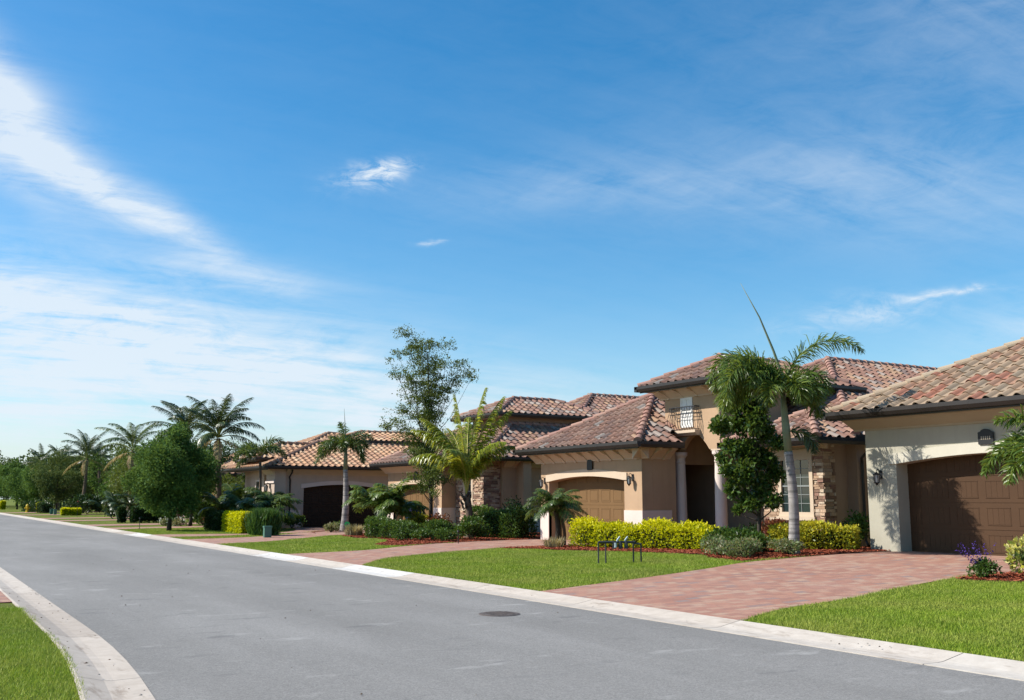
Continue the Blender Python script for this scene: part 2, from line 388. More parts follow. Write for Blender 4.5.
def drape(name, poly, off, mat, step=.5, kind='structure'):
    bm = bmesh.new(); bm.faces.new([bm.verts.new((p[0], p[1], 0)) for p in poly])
    for ax in (0, 1):
        a0 = min(p[ax] for p in poly); a1 = max(p[ax] for p in poly); c = math.ceil(a0/step)*step
        while c < a1:
            no = (1, 0, 0) if ax == 0 else (0, 1, 0); co = (c, 0, 0) if ax == 0 else (0, c, 0)
            bmesh.ops.bisect_plane(bm, geom=bm.verts[:]+bm.edges[:]+bm.faces[:], plane_co=co, plane_no=no); c += step
    bmesh.ops.triangulate(bm, faces=[f for f in bm.faces if len(f.verts) > 4])
    for v in bm.verts: v.co.z = h(v.co.x, v.co.y)+off
    bmesh.ops.recalc_face_normals(bm, faces=bm.faces)
    me = bpy.data.meshes.new(name); bm.to_mesh(me); bm.free(); me.materials.append(mat)
    if me.polygons and me.polygons[0].normal.z < 0: me.flip_normals()
    o = bpy.data.objects.new(name, me); COL.objects.link(o); return tag(o, kind=kind)
def smooth_poly(pts, n=5):
    """closed Catmull-Rom through pts flagged soft; simple version for open chains"""
    out = []
    P = [Vector((p[0], p[1])) for p in pts]
    for i in range(len(P)-1):
        p0 = P[max(i-1, 0)]; p1 = P[i]; p2 = P[i+1]; p3 = P[min(i+2, len(P)-1)]
        for k in range(n):
            t = k/n
            q = .5*((2*p1)+(-p0+p2)*t+(2*p0-5*p1+4*p2-p3)*t*t+(-p0+3*p1-3*p2+p3)*t**3); out.append((q.x, q.y))
    out.append((P[-1].x, P[-1].y)); return out
A_up = smooth_poly([(8.96, 13.95), (11.7, 14.6), (13.7, 15.2), (15.3, 15.75), (17.3, 15.9), (20.0, 15.75)])
A_lo = smooth_poly([(8.96, 9.35), (10.2, 9.85), (11.7, 10.05), (13.5, 10.5), (15.3, 10.85), (17.0, 10.7), (20.35, 10.2)])
driveA = A_up + [(20.42, 15.7)] + [(20.42, 10.2)] + A_lo[::-1]
B_up = smooth_poly([(8.96, 26.6), (11.4, 27.0), (13.3, 28.3), (15.2, 29.3), (17.4, 29.7), (19.0, 29.7)])
B_lo = smooth_poly([(8.96, 21.3), (10.3, 23.0), (11.7, 23.9), (13.5, 24.8), (15.2, 25.2), (17.0, 24.8), (19.0, 24.3)])
driveB = B_up + [(19.0, 28.95), (19.45, 28.95), (19.45, 24.7), (19.0, 24.7)] + B_lo[::-1]
C_up = smooth_poly([(8.96, 38.0), (11.5, 38.6), (14, 41.0), (17, 44.6), (20.5, 45.3)])
C_lo = smooth_poly([(8.96, 33.4), (11.0, 34.3), (13.6, 36.9), (16, 38.9), (18, 39.6), (20.5, 39.7)])
D_up = smooth_poly([(8.96, 43.4), (11, 43.0), (12.6, 42.2), (14.4, 43.2), (16.0, 46.0), (17.2, 50.0)])
D_lo = smooth_poly([(8.96, 40.2), (12.5, 41.0), (15.5, 42.6), (17.6, 45.4), (21.8, 46.2), (22.2, 49.9)])
drape('driveway', driveA, .014, M['paver']); drape('driveway', driveB, .014, M['paver'])
drape('driveway', C_up+C_lo[::-1], .014, M['paver'], 1); drape('driveway', D_up+D_lo[::-1], .018, M['paver'], 1)
for ya, yb in ((51.6, 54.6), (58.4, 61.6), (71.5, 74.5), (80, 83.5), (97, 101), (112, 117)):
    drape('driveway', [(8.96, ya), (8.96, yb), (22, yb+3), (22, ya+3)], .014, M['paver'], 1)
drape('driveway', [(1.53, 16.5), (1.53, 20.6), (-9, 20.6), (-9, 16.5)], .014, M['paver'], 1)
bedB = smooth_poly([(15.35, 15.95), (15.6, 17.2), (16.3, 18.4), (15.8, 20.6), (15.3, 23.4), (14.7, 25.0)]) + [(15.2, 25.25), (17.0, 24.85), (19.0, 24.35), (19.0, 23.95), (20.7, 23.8), (20.9, 22.2), (21.0, 16.0), (19.9, 15.85), (17.3, 15.95)]
drape('mulch_bed', bedB, .022, M['mulch'])
bedC = smooth_poly([(13.4, 28.55), (12.9, 29.6), (14.2, 31.6), (14.9, 33.8), (14.6, 35.4), (14.9, 37.6)]) + [(16.2, 38.9), (18, 39.5), (20.4, 39.6), (21, 37.2), (22.6, 36.9), (22.6, 30), (19.1, 29.75), (17.4, 29.75), (15.2, 29.35)]
drape('mulch_bed', bedC, .020, M['mulch'])
bedA = smooth_poly([(15.1, 10.75), (15.15, 10.2), (15.6, 9.2), (16.4, 8.2), (19.9, 8.0)]) + [(19.9, 10.1), (17.0, 10.62), (15.7, 10.78)]
drape('mulch_bed', bedA, .020, M['mulch'])
bedD = smooth_poly([(14.3, 40.3), (14.9, 43.3), (16.6, 44.2), (18.2, 45.2), (19.9, 45.35)]) + [(17.5, 44.8), (15.4, 42.4), (15.0, 41.0)]
drape('mulch_bed', [(15.0, 40.6), (15.6, 42.4), (17.7, 44.9), (20.3, 45.9), (20.4, 45.4), (17, 44.7), (15.6, 43.0)], .026, M['mulch'], 1)

def in_poly(px, py, poly):
    ins = np.zeros(len(px), bool); n = len(poly); j = n-1
    for i in range(n):
        xi, yi = poly[i]; xj, yj = poly[j]
        c = ((yi > py) != (yj > py)) & (px < (xj-xi)*(py-yi)/((yj-yi) or 1e-9)+xi); ins ^= c; j = i
    return ins
hv = np.vectorize(h)
def scatter(poly, dens, excl=()):
    x0 = min(p[0] for p in poly); x1 = max(p[0] for p in poly); y0 = min(p[1] for p in poly); y1 = max(p[1] for p in poly)
    n = int((x1-x0)*(y1-y0)*dens); x = rng.uniform(x0, x1, n); y = rng.uniform(y0, y1, n)
    k = in_poly(x, y, poly)
    for e in excl: k &= ~in_poly(x, y, e)
    x = x[k]; y = y[k]; return x, y, hv(x, y) if len(x) else x
def grass(poly, dens, hgt, wid, excl=(), name='grass'):
    x, y, z = scatter(poly, dens, excl); n = len(x); x = x+rng.normal(0, .018, n); y = y+rng.normal(0, .018, n)
    a = rng.uniform(0, 2*np.pi, n); b = rng.uniform(0, 2*np.pi, n); H = hgt*rng.uniform(.45, 1.15, n)*(.85+.3*np.sin(x*1.7+np.sin(y*2.3))*np.sin(y*1.3)); ln = rng.uniform(.1, .9, n)*H; W = wid*rng.uniform(.6, 1.3, n)
    c = np.stack([x, y, z-.005], 1); side = np.stack([np.cos(a), np.sin(a), 0*a], 1)*W[:, None]/2
    tip = c + np.stack([np.cos(b)*ln, np.sin(b)*ln, H], 1)
    v = np.stack([c-side, c+side, tip], 1).reshape(-1, 3)
    o = raw_obj(name, v, np.arange(3*n).reshape(-1, 3), M['blades'], rnd=rng.beta(2, 2.2, n)); return tag(o, kind='stuff')
lawnA = [(8.97, -2), (8.97, 9.33)] + A_lo[1:] + [(20, 10.1), (20, -2)]
grass([(8.97, 3.5), (8.97, 9.35)] + [p for p in A_lo if p[0] < 16.5] + [(16.5, 7), (14, 3.5)], 5200, .062, .011, (bedA,))
grass([(-2.5, 3.0)] + [(xe(3.0+k*.9605)-.47, 3.0+k*.9605) for k in range(14)] + [(-2.5, 16.45)], 6500, .055, .009)
lawnB = [(8.97, 14.0), (8.97, 21.25)] + B_lo[1:] + [(19, 24), (19, 16)] + [(15.3, 15.8)] + [p for p in A_up if p[0] < 15.3][::-1]
grass(lawnB, 3300, .06, .013, (bedB, driveA, driveB))
lawnC = [(8.97, 26.65), (8.97, 33.35)] + [p for p in C_lo if p[0] < 15.5] + [(15.5, 29)] + [p for p in B_up if p[0] < 15.3][::-1]
grass(lawnC, 1500, .06, .019, (bedC,))
grass([(8.97, 38.05), (8.97, 40.15)] + D_lo[:14] + C_up[:14][::-1], 900, .06, .024)
grass([(8.97, 43.5), (8.97, 51.5), (18, 53.5), (16, 49), (14.4, 43.5), (12.6, 42.5)], 500, .065, .032)
for k, (poly, de) in enumerate(((bedB, 900), (bedC, 500), (bedA, 900))):
    x, y, z = scatter(poly, de); n = len(x); a = rng.uniform(0, 6.28, n); L = rng.uniform(.015, .04, n); W = rng.uniform(.006, .014, n)
    c = np.stack([x, y, z+.03+rng.uniform(0, .02, n)], 1); d = np.stack([np.cos(a)*L, np.sin(a)*L, rng.uniform(-.5, .5, n)*L], 1); s_ = np.stack([-np.sin(a)*W, np.cos(a)*W, rng.uniform(-.4, .4, n)*W], 1)
    v = np.stack([c-d-s_, c+d-s_, c+d+s_, c-d+s_], 1).reshape(-1, 3)
    tag(raw_obj('mulch_chips', v, np.arange(4*n).reshape(-1, 4), M['chips'], rnd=rng.random(n)), kind='stuff')

# ------------------------------------------------------------------ roofs
def tiles_on(mb, poly, w=.345, e=.37, jit=.004):
    P = [Vector(p) for p in poly]; O = P[0]; u = (P[1]-P[0]).normalized(); n = None
    for q in P[2:]:
        n = u.cross(q-O)
        if n.length > 1e-6: break
    n.normalize()
    if n.z < 0: n = -n
    v = n.cross(u)
    if v.z < 0: v = -v
    uv = [((p-O).dot(u), (p-O).dot(v)) for p in P]
    u0 = min(a for a, b in uv); u1 = max(a for a, b in uv); v1 = max(b for a, b in uv)
    nc = int((u1-u0)/w)+1; nr = int(v1/e)+1
    cu = np.array([u0+(i+.5)*w for i in range(nc)])
    T = [0, .1, .2, .3, .4, .5, .6, .8, 1.]
    def hh(t): return .068*math.sin(math.pi*t/.6) if t < .6 else -.004*math.sin(math.pi*(t-.6)/.4)
    prof = [(t*w, hh(t)) for t in T]; m = len(prof)
    for j in range(nr):
        ins = in_poly(cu, np.full(nc, (j+.5)*e), uv)
        for i in range(nc):
            if not ins[i]: continue
            a = u0+i*w; b = j*e; dz = random.uniform(-jit, jit); da = random.uniform(-jit, jit)*1.5
            vs = []
            for (bb, l) in ((b-.035, .045-.014), (b-.035, .045), (b+e+.02, .012)):
                for (t, hz) in prof: vs.append(O+u*(a+t+da)+v*bb+n*(hz*(1 if bb < b+.1 else .92)+l+dz))
            fs = [(k, k+1, m+k+1, m+k) for k in range(m-1)] + [(m+k, m+k+1, 2*m+k+1, 2*m+k) for k in range(m-1)]
            mb.add(vs, fs)
def caps(mb, p0, p1, r=.115, L=.40):
    p0 = Vector(p0); p1 = Vector(p1); d = p1-p0; D = d.length; t = d.normalized()
    s_ = t.cross(Vector((0, 0, 1))).normalized(); up = s_.cross(t); n = max(1, int(D/L)); L = D/n
    for i in range(n):
        a = p0+t*(i*L-.03); b = p0+t*((i+1)*L+.03); vs = []; rn = random.random()
        for (q, rr, lift) in ((a, r*1.18, .055), (b, r*.94, .035)):
            for k in range(9):
                an = math.pi*k/8; vs.append(q+s_*(math.cos(an)*rr)+up*(math.sin(an)*rr*.95+lift-.03))
        fs = [(k, k+1, 9+k+1, 9+k) for k in range(8)]+[tuple(range(9))]
        mb.add(vs, fs, rn)
    # mortar bed under the caps
    vs = []
    for q in (p0, p1):
        vs += [q+s_*.10-up*.04, q+s_*.10+up*.05, q-s_*.10+up*.05, q-s_*.10-up*.04]
    mb.add(vs, [(0,1,5,4),(1,2,6,5),(2,3,7,6),(0,3,2,1),(4,5,6,7)], .1)

def hip_roof(house, x0, x1, y0, y1, ze, m, tmat, cmat, tiled=('-x', '-y'), gut=('-x', '-y'), wall_in=.55, axis=None, name='roof', w=.345, e=.37, tmat_front=None, drop_cap=()):
    """eave rectangle; returns the roof object (> ridge_cap, gutter)"""
    dx, dy = x1-x0, y1-y0; ax = axis or ('x' if dx > dy else 'y'); hh_ = min(dx, dy)/2
    if ax == 'x': r0 = (x0+hh_, (y0+y1)/2, ze+hh_*m); r1 = (x1-hh_, (y0+y1)/2, ze+hh_*m)
    else: r0 = ((x0+x1)/2, y0+hh_, ze+hh_*m); r1 = ((x0+x1)/2, y1-hh_, ze+hh_*m)
    a, b, c, d = (x0,y0,ze), (x1,y0,ze), (x1,y1,ze), (x0,y1,ze)
    if ax == 'x': F = {'-y': [a,b,r1,r0], '+x': [b,c,r1], '+y': [c,d,r0,r1], '-x': [d,a,r0]}
    else: F = {'-y': [a,b,r0], '+x': [b,c,r1,r0], '+y': [c,d,r1], '-x': [d,a,r0,r1]}
    deck = MB()
    low = [(x0+.02,y0+.02,ze-.10),(x1-.02,y0+.02,ze-.10),(x1-.02,y1-.02,ze-.10),(x0+.02,y1-.02,ze-.10)]
    deck.add([a,b,c,d]+low, [(4,5,6,7),(0,1,5,4),(1,2,6,5),(2,3,7,6),(3,0,4,7)])
    for k, p in F.items():
        pts = [Vector(q) for q in p]; deck.add(pts, [tuple(range(len(pts)))])
    root = deck.build(name, M['deck'], house)
    tm = {}
    for k in F:
        mt = tmat_front if (k == '-x' and tmat_front) else tmat
        mb = tm.setdefault(mt.name, (MB(), mt))[0]
        if k in tiled: tiles_on(mb, F[k], w, e)
        else:
            up = Vector((0,0,.03)); mb.add([Vector(q)+up for q in F[k]], [tuple(range(len(F[k])))])
    for mb, mt in tm.values(): mb.build('roof_tiles', mt, root)
    cb = MB()
    if (Vector(r1)-Vector(r0)).length > .2: caps(cb, r0, r1)
    for p, q, nm in ((a, r0, 'a'), (d, r0 if ax == 'x' else r1, 'd'), (b, r1 if ax == 'x' else r0, 'b'), (c, r1, 'c')):
        if nm not in drop_cap: caps(cb, p, q)
    cb.build('ridge_cap', cmat, root)
    g = MB()
    if '-x' in gut: g.prism('y', [(x0-.13, ze-.02),(x0-.13, ze+.02),(x0-.11, ze+.02),(x0-.11, ze-.0),(x0+.0, ze-.0),(x0+.0, ze-.15),(x0-.09, ze-.15),(x0-.13, ze-.07)], y0-.13, y1+.13)
    if '-y' in gut: g.prism('x', [(y0-.13, ze-.02),(y0-.13, ze+.02),(y0-.11, ze+.02),(y0-.11, ze-.0),(y0+.0, ze-.0),(y0+.0, ze-.15),(y0-.09, ze-.15),(y0-.13, ze-.07)], x0-.0, x1+.13)
    if '+y' in gut: g.box(x0-.13, x1, y1+.002, y1+.13, ze-.15, ze+.01)
    g.box(x0-.002, x0+.03, y0, y1, ze-.19, ze-.151); 
    g.build('gutter', M['bronze'], root)
    sf = MB(); sf.box(x0+.03, x1-.03, y0+.0, y1-.0, ze-.14, ze-.102); sf.build('soffit', M['soffit'], root)
    return root

def cut_box(root, x0, x1, y0, y1, z1):
    """remove the part of a roof that would lie inside the tower"""
    base = np.array(wloc(root))
    for o in [root]+list(root.children):
        me = o.data; bm = bmesh.new(); bm.from_mesh(me)
        for co, no in (((x0, 0, 0), (1, 0, 0)), ((x1, 0, 0), (1, 0, 0)), ((0, y0, 0), (0, 1, 0)), ((0, y1, 0), (0, 1, 0)), ((0, 0, z1), (0, 0, 1))):
            fsel = [f for f in bm.faces if any(x0-base[0]-3 < v.co.x < x1-base[0]+3 for v in f.verts) or len(f.verts) < 9]
            bmesh.ops.bisect_plane(bm, geom=bm.verts[:]+bm.edges[:]+bm.faces[:], plane_co=Vector(co)-Vector(base), plane_no=no)
        kill = []
        for f in bm.faces:
            c = f.calc_center_median(); c = (c.x+base[0], c.y+base[1], c.z+base[2])
            if x0 < c[0] < x1 and y0 < c[1] < y1 and c[2] < z1: kill.append(f)
        bmesh.ops.delete(bm, geom=kill, context='FACES'); bm.to_mesh(me); bm.free()
def crown(mb, xf, y0, y1, z0, z1, proj):
    """cove moulding along a wall face X=xf (facing -X)"""
    mb.prism('y', [(xf, z0), (xf-.03, z0), (xf-.05, z0+.04), (xf-proj*.45, z0+(z1-z0)*.45), (xf-proj*.85, z1-.05), (xf-proj, z1-.04), (xf-proj, z1), (xf, z1)], y0, y1)
def crown_y(mb, yf, x0, x1, z0, z1, proj):
    mb.prism('x', [(yf, z0), (yf-.03, z0), (yf-.05, z0+.04), (yf-proj*.45, z0+(z1-z0)*.45), (yf-proj*.85, z1-.05), (yf-proj, z1-.04), (yf-proj, z1), (yf, z1)], x0, x1)
def corbels(house, xf, y0, y1, z0, z1, proj, n, mat, axis='x'):
    for i in range(n):
        c = y0+(y1-y0)*(i+.5)/n
        mb = MB()
        prof = [(0, z0), (-.04, z0), (-.07, z0+.05), (-proj*.45, z0+(z1-z0)*.50), (-proj*.6, z0+(z1-z0)*.55), (-proj*.97, z1-.07), (-proj, z1), (0, z1)]
        prof = [(xf+a, b) for a, b in prof]
        if axis == 'x': mb.prism('y', prof, c-.06, c+.06)
        else: mb.prism('x', prof, c-.06, c+.06)
        mb.build('corbel', mat, house)

def garage_door_x(house, X, y0, y1, z0, zt, rows, cols, mat, groove=3, full=True):
    """sectional door in plane X=X facing -X"""
    H = (zt-z0)/rows; Wd = (y1-y0)/cols; mb = MB()
    for r in range(rows): mb.box(X, X+.05, y0, y1, z0+r*H+.004, z0+(r+1)*H-.004, .5)
    mb.box(X+.01, X+.04, y0, y1, z0, zt, .5)
    for r in range(rows):
        for c in range(cols):
            ya, yb = y0+c*Wd+Wd*.12, y0+(c+1)*Wd-Wd*.12; za, zb = z0+r*H+H*.17, z0+(r+1)*H-H*.17; t = .018
            mb.box(X-.010, X, ya, yb, zb-t, zb); mb.box(X-.010, X, ya, yb, za, za+t)
            mb.box(X-.005, X, ya, ya+t, za+t, zb-t); mb.box(X-.005, X, yb-t, yb, za+t, zb-t)
            if groove:
                q = (yb-ya-2*t)/(groove+1)
                for g in range(groove+1):
                    mb.box(X-.003, X-.0005, ya+t+g*q+.004, ya+t+(g+1)*q-.004, za+t+.004, zb-t-.004)
            else: mb.box(X-.006, X-.001, ya+t+.03, yb-t-.03, za+t+.03, zb-t-.03)
    return mb.build('garage_door', mat, house)
def garage_door_y(house, Y, x0, x1, z0, zt, rows, cols, mat):
    H = (zt-z0)/rows; Wd = (x1-x0)/cols; mb = MB()
    for r in range(rows): mb.box(x0, x1, Y, Y+.05, z0+r*H+.004, z0+(r+1)*H-.004, .5)
    for r in range(rows):
        for c in range(cols):
            xa, xb = x0+c*Wd+Wd*.12, x0+(c+1)*Wd-Wd*.12; za, zb = z0+r*H+H*.17, z0+(r+1)*H-H*.17; t = .02
            mb.box(xa, xb, Y-.014, Y, zb-t, zb); mb.box(xa, xb, Y-.014, Y, za, za+t); mb.box(xa, xa+t, Y-.014, Y, za+t, zb-t); mb.box(xb-t, xb, Y-.014, Y, za+t, zb-t)
    return mb.build('garage_door', mat, house)

def wall_lamp(house, x, y, z, s=1.):
    """carriage lantern on a wall face X=x facing -X; z = centre of lantern"""
    m = MB(); m.box(x-.025*s, x-.001, y-.06*s, y+.06*s, z-.02*s, z+.24*s)
    m.tube([(x-.02*s, y, z+.16*s), (x-.07*s, y, z+.24*s), (x-.15*s, y, z+.27*s), (x-.20*s, y, z+.22*s), (x-.20*s, y, z+.15*s)], .012*s, 6)
    c = (x-.20*s, y, z)
    m.lathe(c, [(.012*s, .19*s), (.03*s, .17*s), (.11*s, .11*s), (.12*s, .095*s)], 6); m.lathe(c, [(.075*s, -.15*s), (.085*s, -.13*s), (.05*s, -.17*s), (.015*s, -.22*s)], 6)
    for k in range(6):
        a = 2*math.pi*k/6; m.tube([(c[0]+.098*s*math.cos(a), c[1]+.098*s*math.sin(a), z+.10*s), (c[0]+.075*s*math.cos(a), c[1]+.075*s*math.sin(a), z-.14*s)], .009*s, 5)
    o = m.build('wall_lamp', M['black'], house)
    g = MB(); g.lathe(c, [(.065*s, -.13*s), (.088*s, .09*s)], 6); g.build('lamp_glass', M['lampglass'], o)
    return o
M['lampglass'] = m_plain('seeded lantern glass', (.30,.31,.30), .1, .6)
def plaque(house, x, y, z, w=.34, hh=.40, marks=False):
    m = MB(); n = 10
    pts = [(y-w/2, z-hh/2+.02), (y-w/2+.02, z-hh/2), (y+w/2-.02, z-hh/2), (y+w/2, z-hh/2+.02), (y+w/2, z+hh*.28), (y+w*.42, z+hh*.32)]
    pts += [(y+w*.32*math.cos(math.pi*i/n), z+hh*.34+hh*.16*math.sin(math.pi*i/n)) for i in range(n+1)] + [(y-w*.42, z+hh*.32), (y-w/2, z+hh*.28)]
    m.panel('x', x-.03, pts, .028); o = m.build('address_plaque', M['black'], house)
    if marks:
        k = MB()
        for i in range(5): 
            yy = y+w*.28-i*w*.135
            k.box(x-.034, x-.0305, yy-.016, yy+.004, z-.045, z+.012); k.box(x-.034, x-.0305, yy-.022, yy+.010, z-.058, z-.049)
        k.build('raised_lettering', M['brass'], o)
M['brass'] = m_plain('pale raised lettering', (.35,.30,.22), .5, .5)
def downspout(house, x, y, ztop, zbot, back=.25):
    m = MB(); m.tube([(x-back, y-.35, ztop), (x-back, y-.35, ztop-.12), (x-.06, y-.10, ztop-.38), (x, y-.06, ztop-.52), (x, y-.06, zbot+.12), (x-.05, y-.18, zbot)], .045, 4); m.build('downspout', M['bronze'], house)
def stone_face(house, X, y0, y1, z0, z1, hole=None, side=None):
    """random ledge stones on plane X=X facing -X; side=(Y, xa, xb): return on plane Y=Y facing -Y"""
    rr = random.Random(int(X*100)); mb = MB(); back = MB()
    z = z0
    while z < z1:
        hz = rr.choice([.05, .06, .075, .09]); 
        y = y0-.05
        while y < y1:
            L = rr.uniform(.12, .36); ya, yb = max(y, y0), min(y+L, y1); za, zb = z, min(z+hz, z1)
            ok = yb-ya > .03
            if ok and hole and zb > hole[2] and za < hole[3]:
                if ya >= hole[0] and yb <= hole[1]: ok = False
                elif ya < hole[0] < yb: yb = hole[0]
                elif ya < hole[1] < yb: ya = hole[1]
            if ok: 
                d = rr.uniform(.03, .075); mb.box(X-d, X+.02, ya+.004, yb-.004, za+.004, zb-.004, rr.random())
            y += L
        if side:
            Yp, xa, xb = side; x = xa-.06
            while x < xb:
                L = rr.uniform(.14, .40); a, b = max(x, xa-.045), min(x+L, xb)
                if b-a > .03: mb.box(a+.004, b-.004, Yp-rr.uniform(.03, .07), Yp+.02, z+.004, min(z+hz, z1)-.004, rr.random())
                x += L
        z += hz
    return mb.build('stone_facing', M['stone'], house)
def window_x(house, X, y0, y1, z0, z1, fw=.10, muntins=(2, 4), trim=None, glass=None):
    f = MB(); f.panel('x', X-.05, [(y0,z0),(y1,z0),(y1,z1),(y0,z1)], .09, [[(y0+fw,z0+fw),(y1-fw,z0+fw),(y1-fw,z1-fw),(y0+fw,z1-fw)]])
    o = f.build('window', trim or M['white'], house)
    g = MB(); g.box(X+.01, X+.02, y0+fw, y1-fw, z0+fw, z1-fw); g.build('pane', M['glass'], o)
    mu = MB(); a, b = muntins
    for i in range(1, a): y = y0+fw+(y1-y0-2*fw)*i/a; mu.box(X-.006, X+.008, y-.008, y+.008, z0+fw, z1-fw)
    for i in range(1, b): z = z0+fw+(z1-z0-2*fw)*i/b; mu.box(X-.004, X+.006, y0+fw, y1-fw, z-.008, z+.008)
    zz = (z0+z1)/2; mu.box(X-.012, X+.006, y0+fw, y1-fw, zz-.02, zz+.02)
    mu.build('muntin', M['muntin'], o)
    s_ = MB(); s_.box(X-.10, X+.02, y0-.06, y1+.06, z0-.10, z0-.002); s_.build('sill', trim or M['white'], o)
    return o

# ------------------------------------------------------------------ house A: cream, brown door
gA = .26
hA = thing('house', (20, 13, 0), 'cream stucco house with tan tiles and a wide brown garage door in palm shadow', 'house', 'houses along the street')
w = MB()
aL, aR, xw = 16.42, 9.2, 20.0
outer = [(aR, 0), (10.35, 0)] + arch(10.35, 15.57, gA, 2.34, 2.52)[1:-1] + [(15.57, 0), (aL, 0), (aL, 3.35), (aR, 3.35)]
w.panel('x', xw, outer, .44)
w.box(xw+.442, xw+7, aL-.25, aL, 0, 3.35); w.box(xw+.442, xw+7, aR, aR+.25, 0, 3.35)
w.box(24, 38, 5.0, 9.19, 0, 3.3); w.box(27.01, 38, 9.2, 16.9, 0, 3.3)
w.build('wall', M['stucco_cream'], hA)
garage_door_x(hA, xw+.40, 10.0, 15.9, gA+.01, gA+2.36, 4, 8, M['door_brown'])
t = MB(); inner = arch(10.35, 15.57, gA, 2.34, 2.52)[1:-1]; n_ = len(inner)
outr = [(y - .20*(1 if i == 0 else -1 if i == n_-1 else 0), z+.24) for i, (y, z) in enumerate(inner)]
t.panel('x', xw-.035, [(inner[0][0]-.20, inner[0][1]-.0)] + outr + [(inner[-1][0]+.20, inner[-1][1])] + inner[::-1], .034)
t.build('arch_trim', M['trim_cream'], hA)
t = MB(); crown(t, xw-.001, aR-.3, aL+.30, 3.16, 3.44, .50); t.build('crown_moulding', M['crown_cream'], hA)
hip_roof(hA, 19.4, 27.4, 8.6, 16.98, 3.60, .5, TA, CAPA, gut=('-x', '-y', '+y'), axis='y')
hip_roof(hA, 23.4, 38.6, 4.4, 17.4, 3.55, .42, TA, CAPA, tiled=('-x',), gut=('-x', '+y'))
wall_lamp(hA, xw, 16.02, 2.02, .78)
plaque(hA, xw-.036, 13.2, 2.86, .36, .34, True)

# ------------------------------------------------------------------ house B: tan villa with tower
hB = thing('house', (24, 24, 0), 'tan villa with an upstairs tower, little iron balcony, columned porch and tan garage door', 'house', 'houses along the street')
gB = .12; xw = 19.0; aR, aL = 23.85, 29.42; o0, o1 = 24.72, 28.92
w = MB()
outer = [(aR, 0), (o0, 0)] + arch(o0, o1, gB, 2.10, 2.25)[1:-1] + [(o1, 0), (aL, 0), (aL, 3.05), (aR, 3.05)]
w.panel('x', xw, outer, .42)
w.box(xw+.422, 20.32, aR, aR+.2, 0, 3.04); w.box(xw+.422, 27, aL-.2, aL, 0, 3.04)
w.build('wall', M['stucco_tan'], hB)
garage_door_x(hB, xw+.38, o0-.12, o1+.12, gB+.01, gB+2.40, 4, 7, M['door_tan'], groove=0)
t = MB(); inner = arch(o0, o1, gB, 2.10, 2.25)[1:-1]; n_ = len(inner)
t.panel('x', xw-.035, [(inner[0][0]-.16, inner[0][1])] + [(y-(.16 if i == 0 else -.16 if i == n_-1 else 0), z+.22) for i, (y, z) in enumerate(inner)] + [(inner[-1][0]+.16, inner[-1][1])] + inner[::-1], .034)
t.build('arch_trim', M['trim_tan'], hB)
t = MB(); t.prism('z', [(xw-.025, o0), (xw-.025, aR-.025), (20.12, aR-.025), (20.12, aR+.05), (xw+.10, aR+.05), (xw+.10, o0)], 0, 1.18); t.build('stucco_base', M['wains'], hB)
t = MB(); t.box(xw-.025, xw+.10, o1, aL+.02, 0, 1.18); t.build('stucco_base', M['wains'], hB)
t = MB(); crown(t, xw-.001, aR-.35, aL+.3, 2.72, 3.04, .38); crown_y(t, aR-.001, xw-.35, 20.1, 2.72, 3.04, .38); t.build('crown_moulding', M['trim_tan'], hB)
corbels(hB, xw-.01, aR-.1, aL+.1, 2.70, 3.045, .50, 9, M['trim_tan'])
corbels(hB, aR-.01, xw+.1, 20.1, 2.70, 3.045, .50, 2, M['trim_tan'], 'y')
rG = hip_roof(hB, 18.4, 27.5, 23.25, 29.98, 3.19, .545, TB, CAPB, gut=('-x', '-y', '+y'), axis='x', tmat_front=TBf)
cut_box(rG, 20.61, 23.3, 22.0, 24.55, 5.0); cut_box(rG, 20.10, 20.62, 22.0, 23.84, 5.0); cut_box(rG, 20.62, 28.2, 22.0, 23.30, 5.0)
wall_lamp(hB, xw, 24.28, 2.08, .78); wall_lamp(hB, xw, 29.17, 2.05, .78)
plaque(hB, xw-.036, 26.45, 2.62, .28, .36)
# main body
w = MB(); w.box(22.6, 44, 18.95, 29.4, 0, 3.1); w.box(21.05, 22.598, 18.7, 20.85, 0, 3.0)
w.box(21.98, 22.30, 18.36, 18.699, 0, 2.98)
w.build('wall', M['stucco_brown'], hB)
hole = (19.02, 20.28, .95, 2.80)
stone_face(hB, 21.05, 18.66, 20.88, 0, 3.02, hole, (18.70, 21.05, 21.45))
window_x(hB, 21.02, hole[0], hole[1], hole[2]+.1, hole[3]-.1, .12, (3, 6), M['trim_tan'])
t = MB(); t.box(20.93, 21.04, 18.9, 20.4, 2.70, 2.86); t.build('window_header', M['trim_tan'], hB)
t = MB(); crown(t, 21.03, 18.5, 20.9, 2.86, 3.06, .28); crown_y(t, 18.94, 21.8, 30, 2.90, 3.06, .28); t.build('crown_moulding', M['trim_tan'], hB)
downspout(hB, 22.12, 18.36, 3.0, .3, .0)
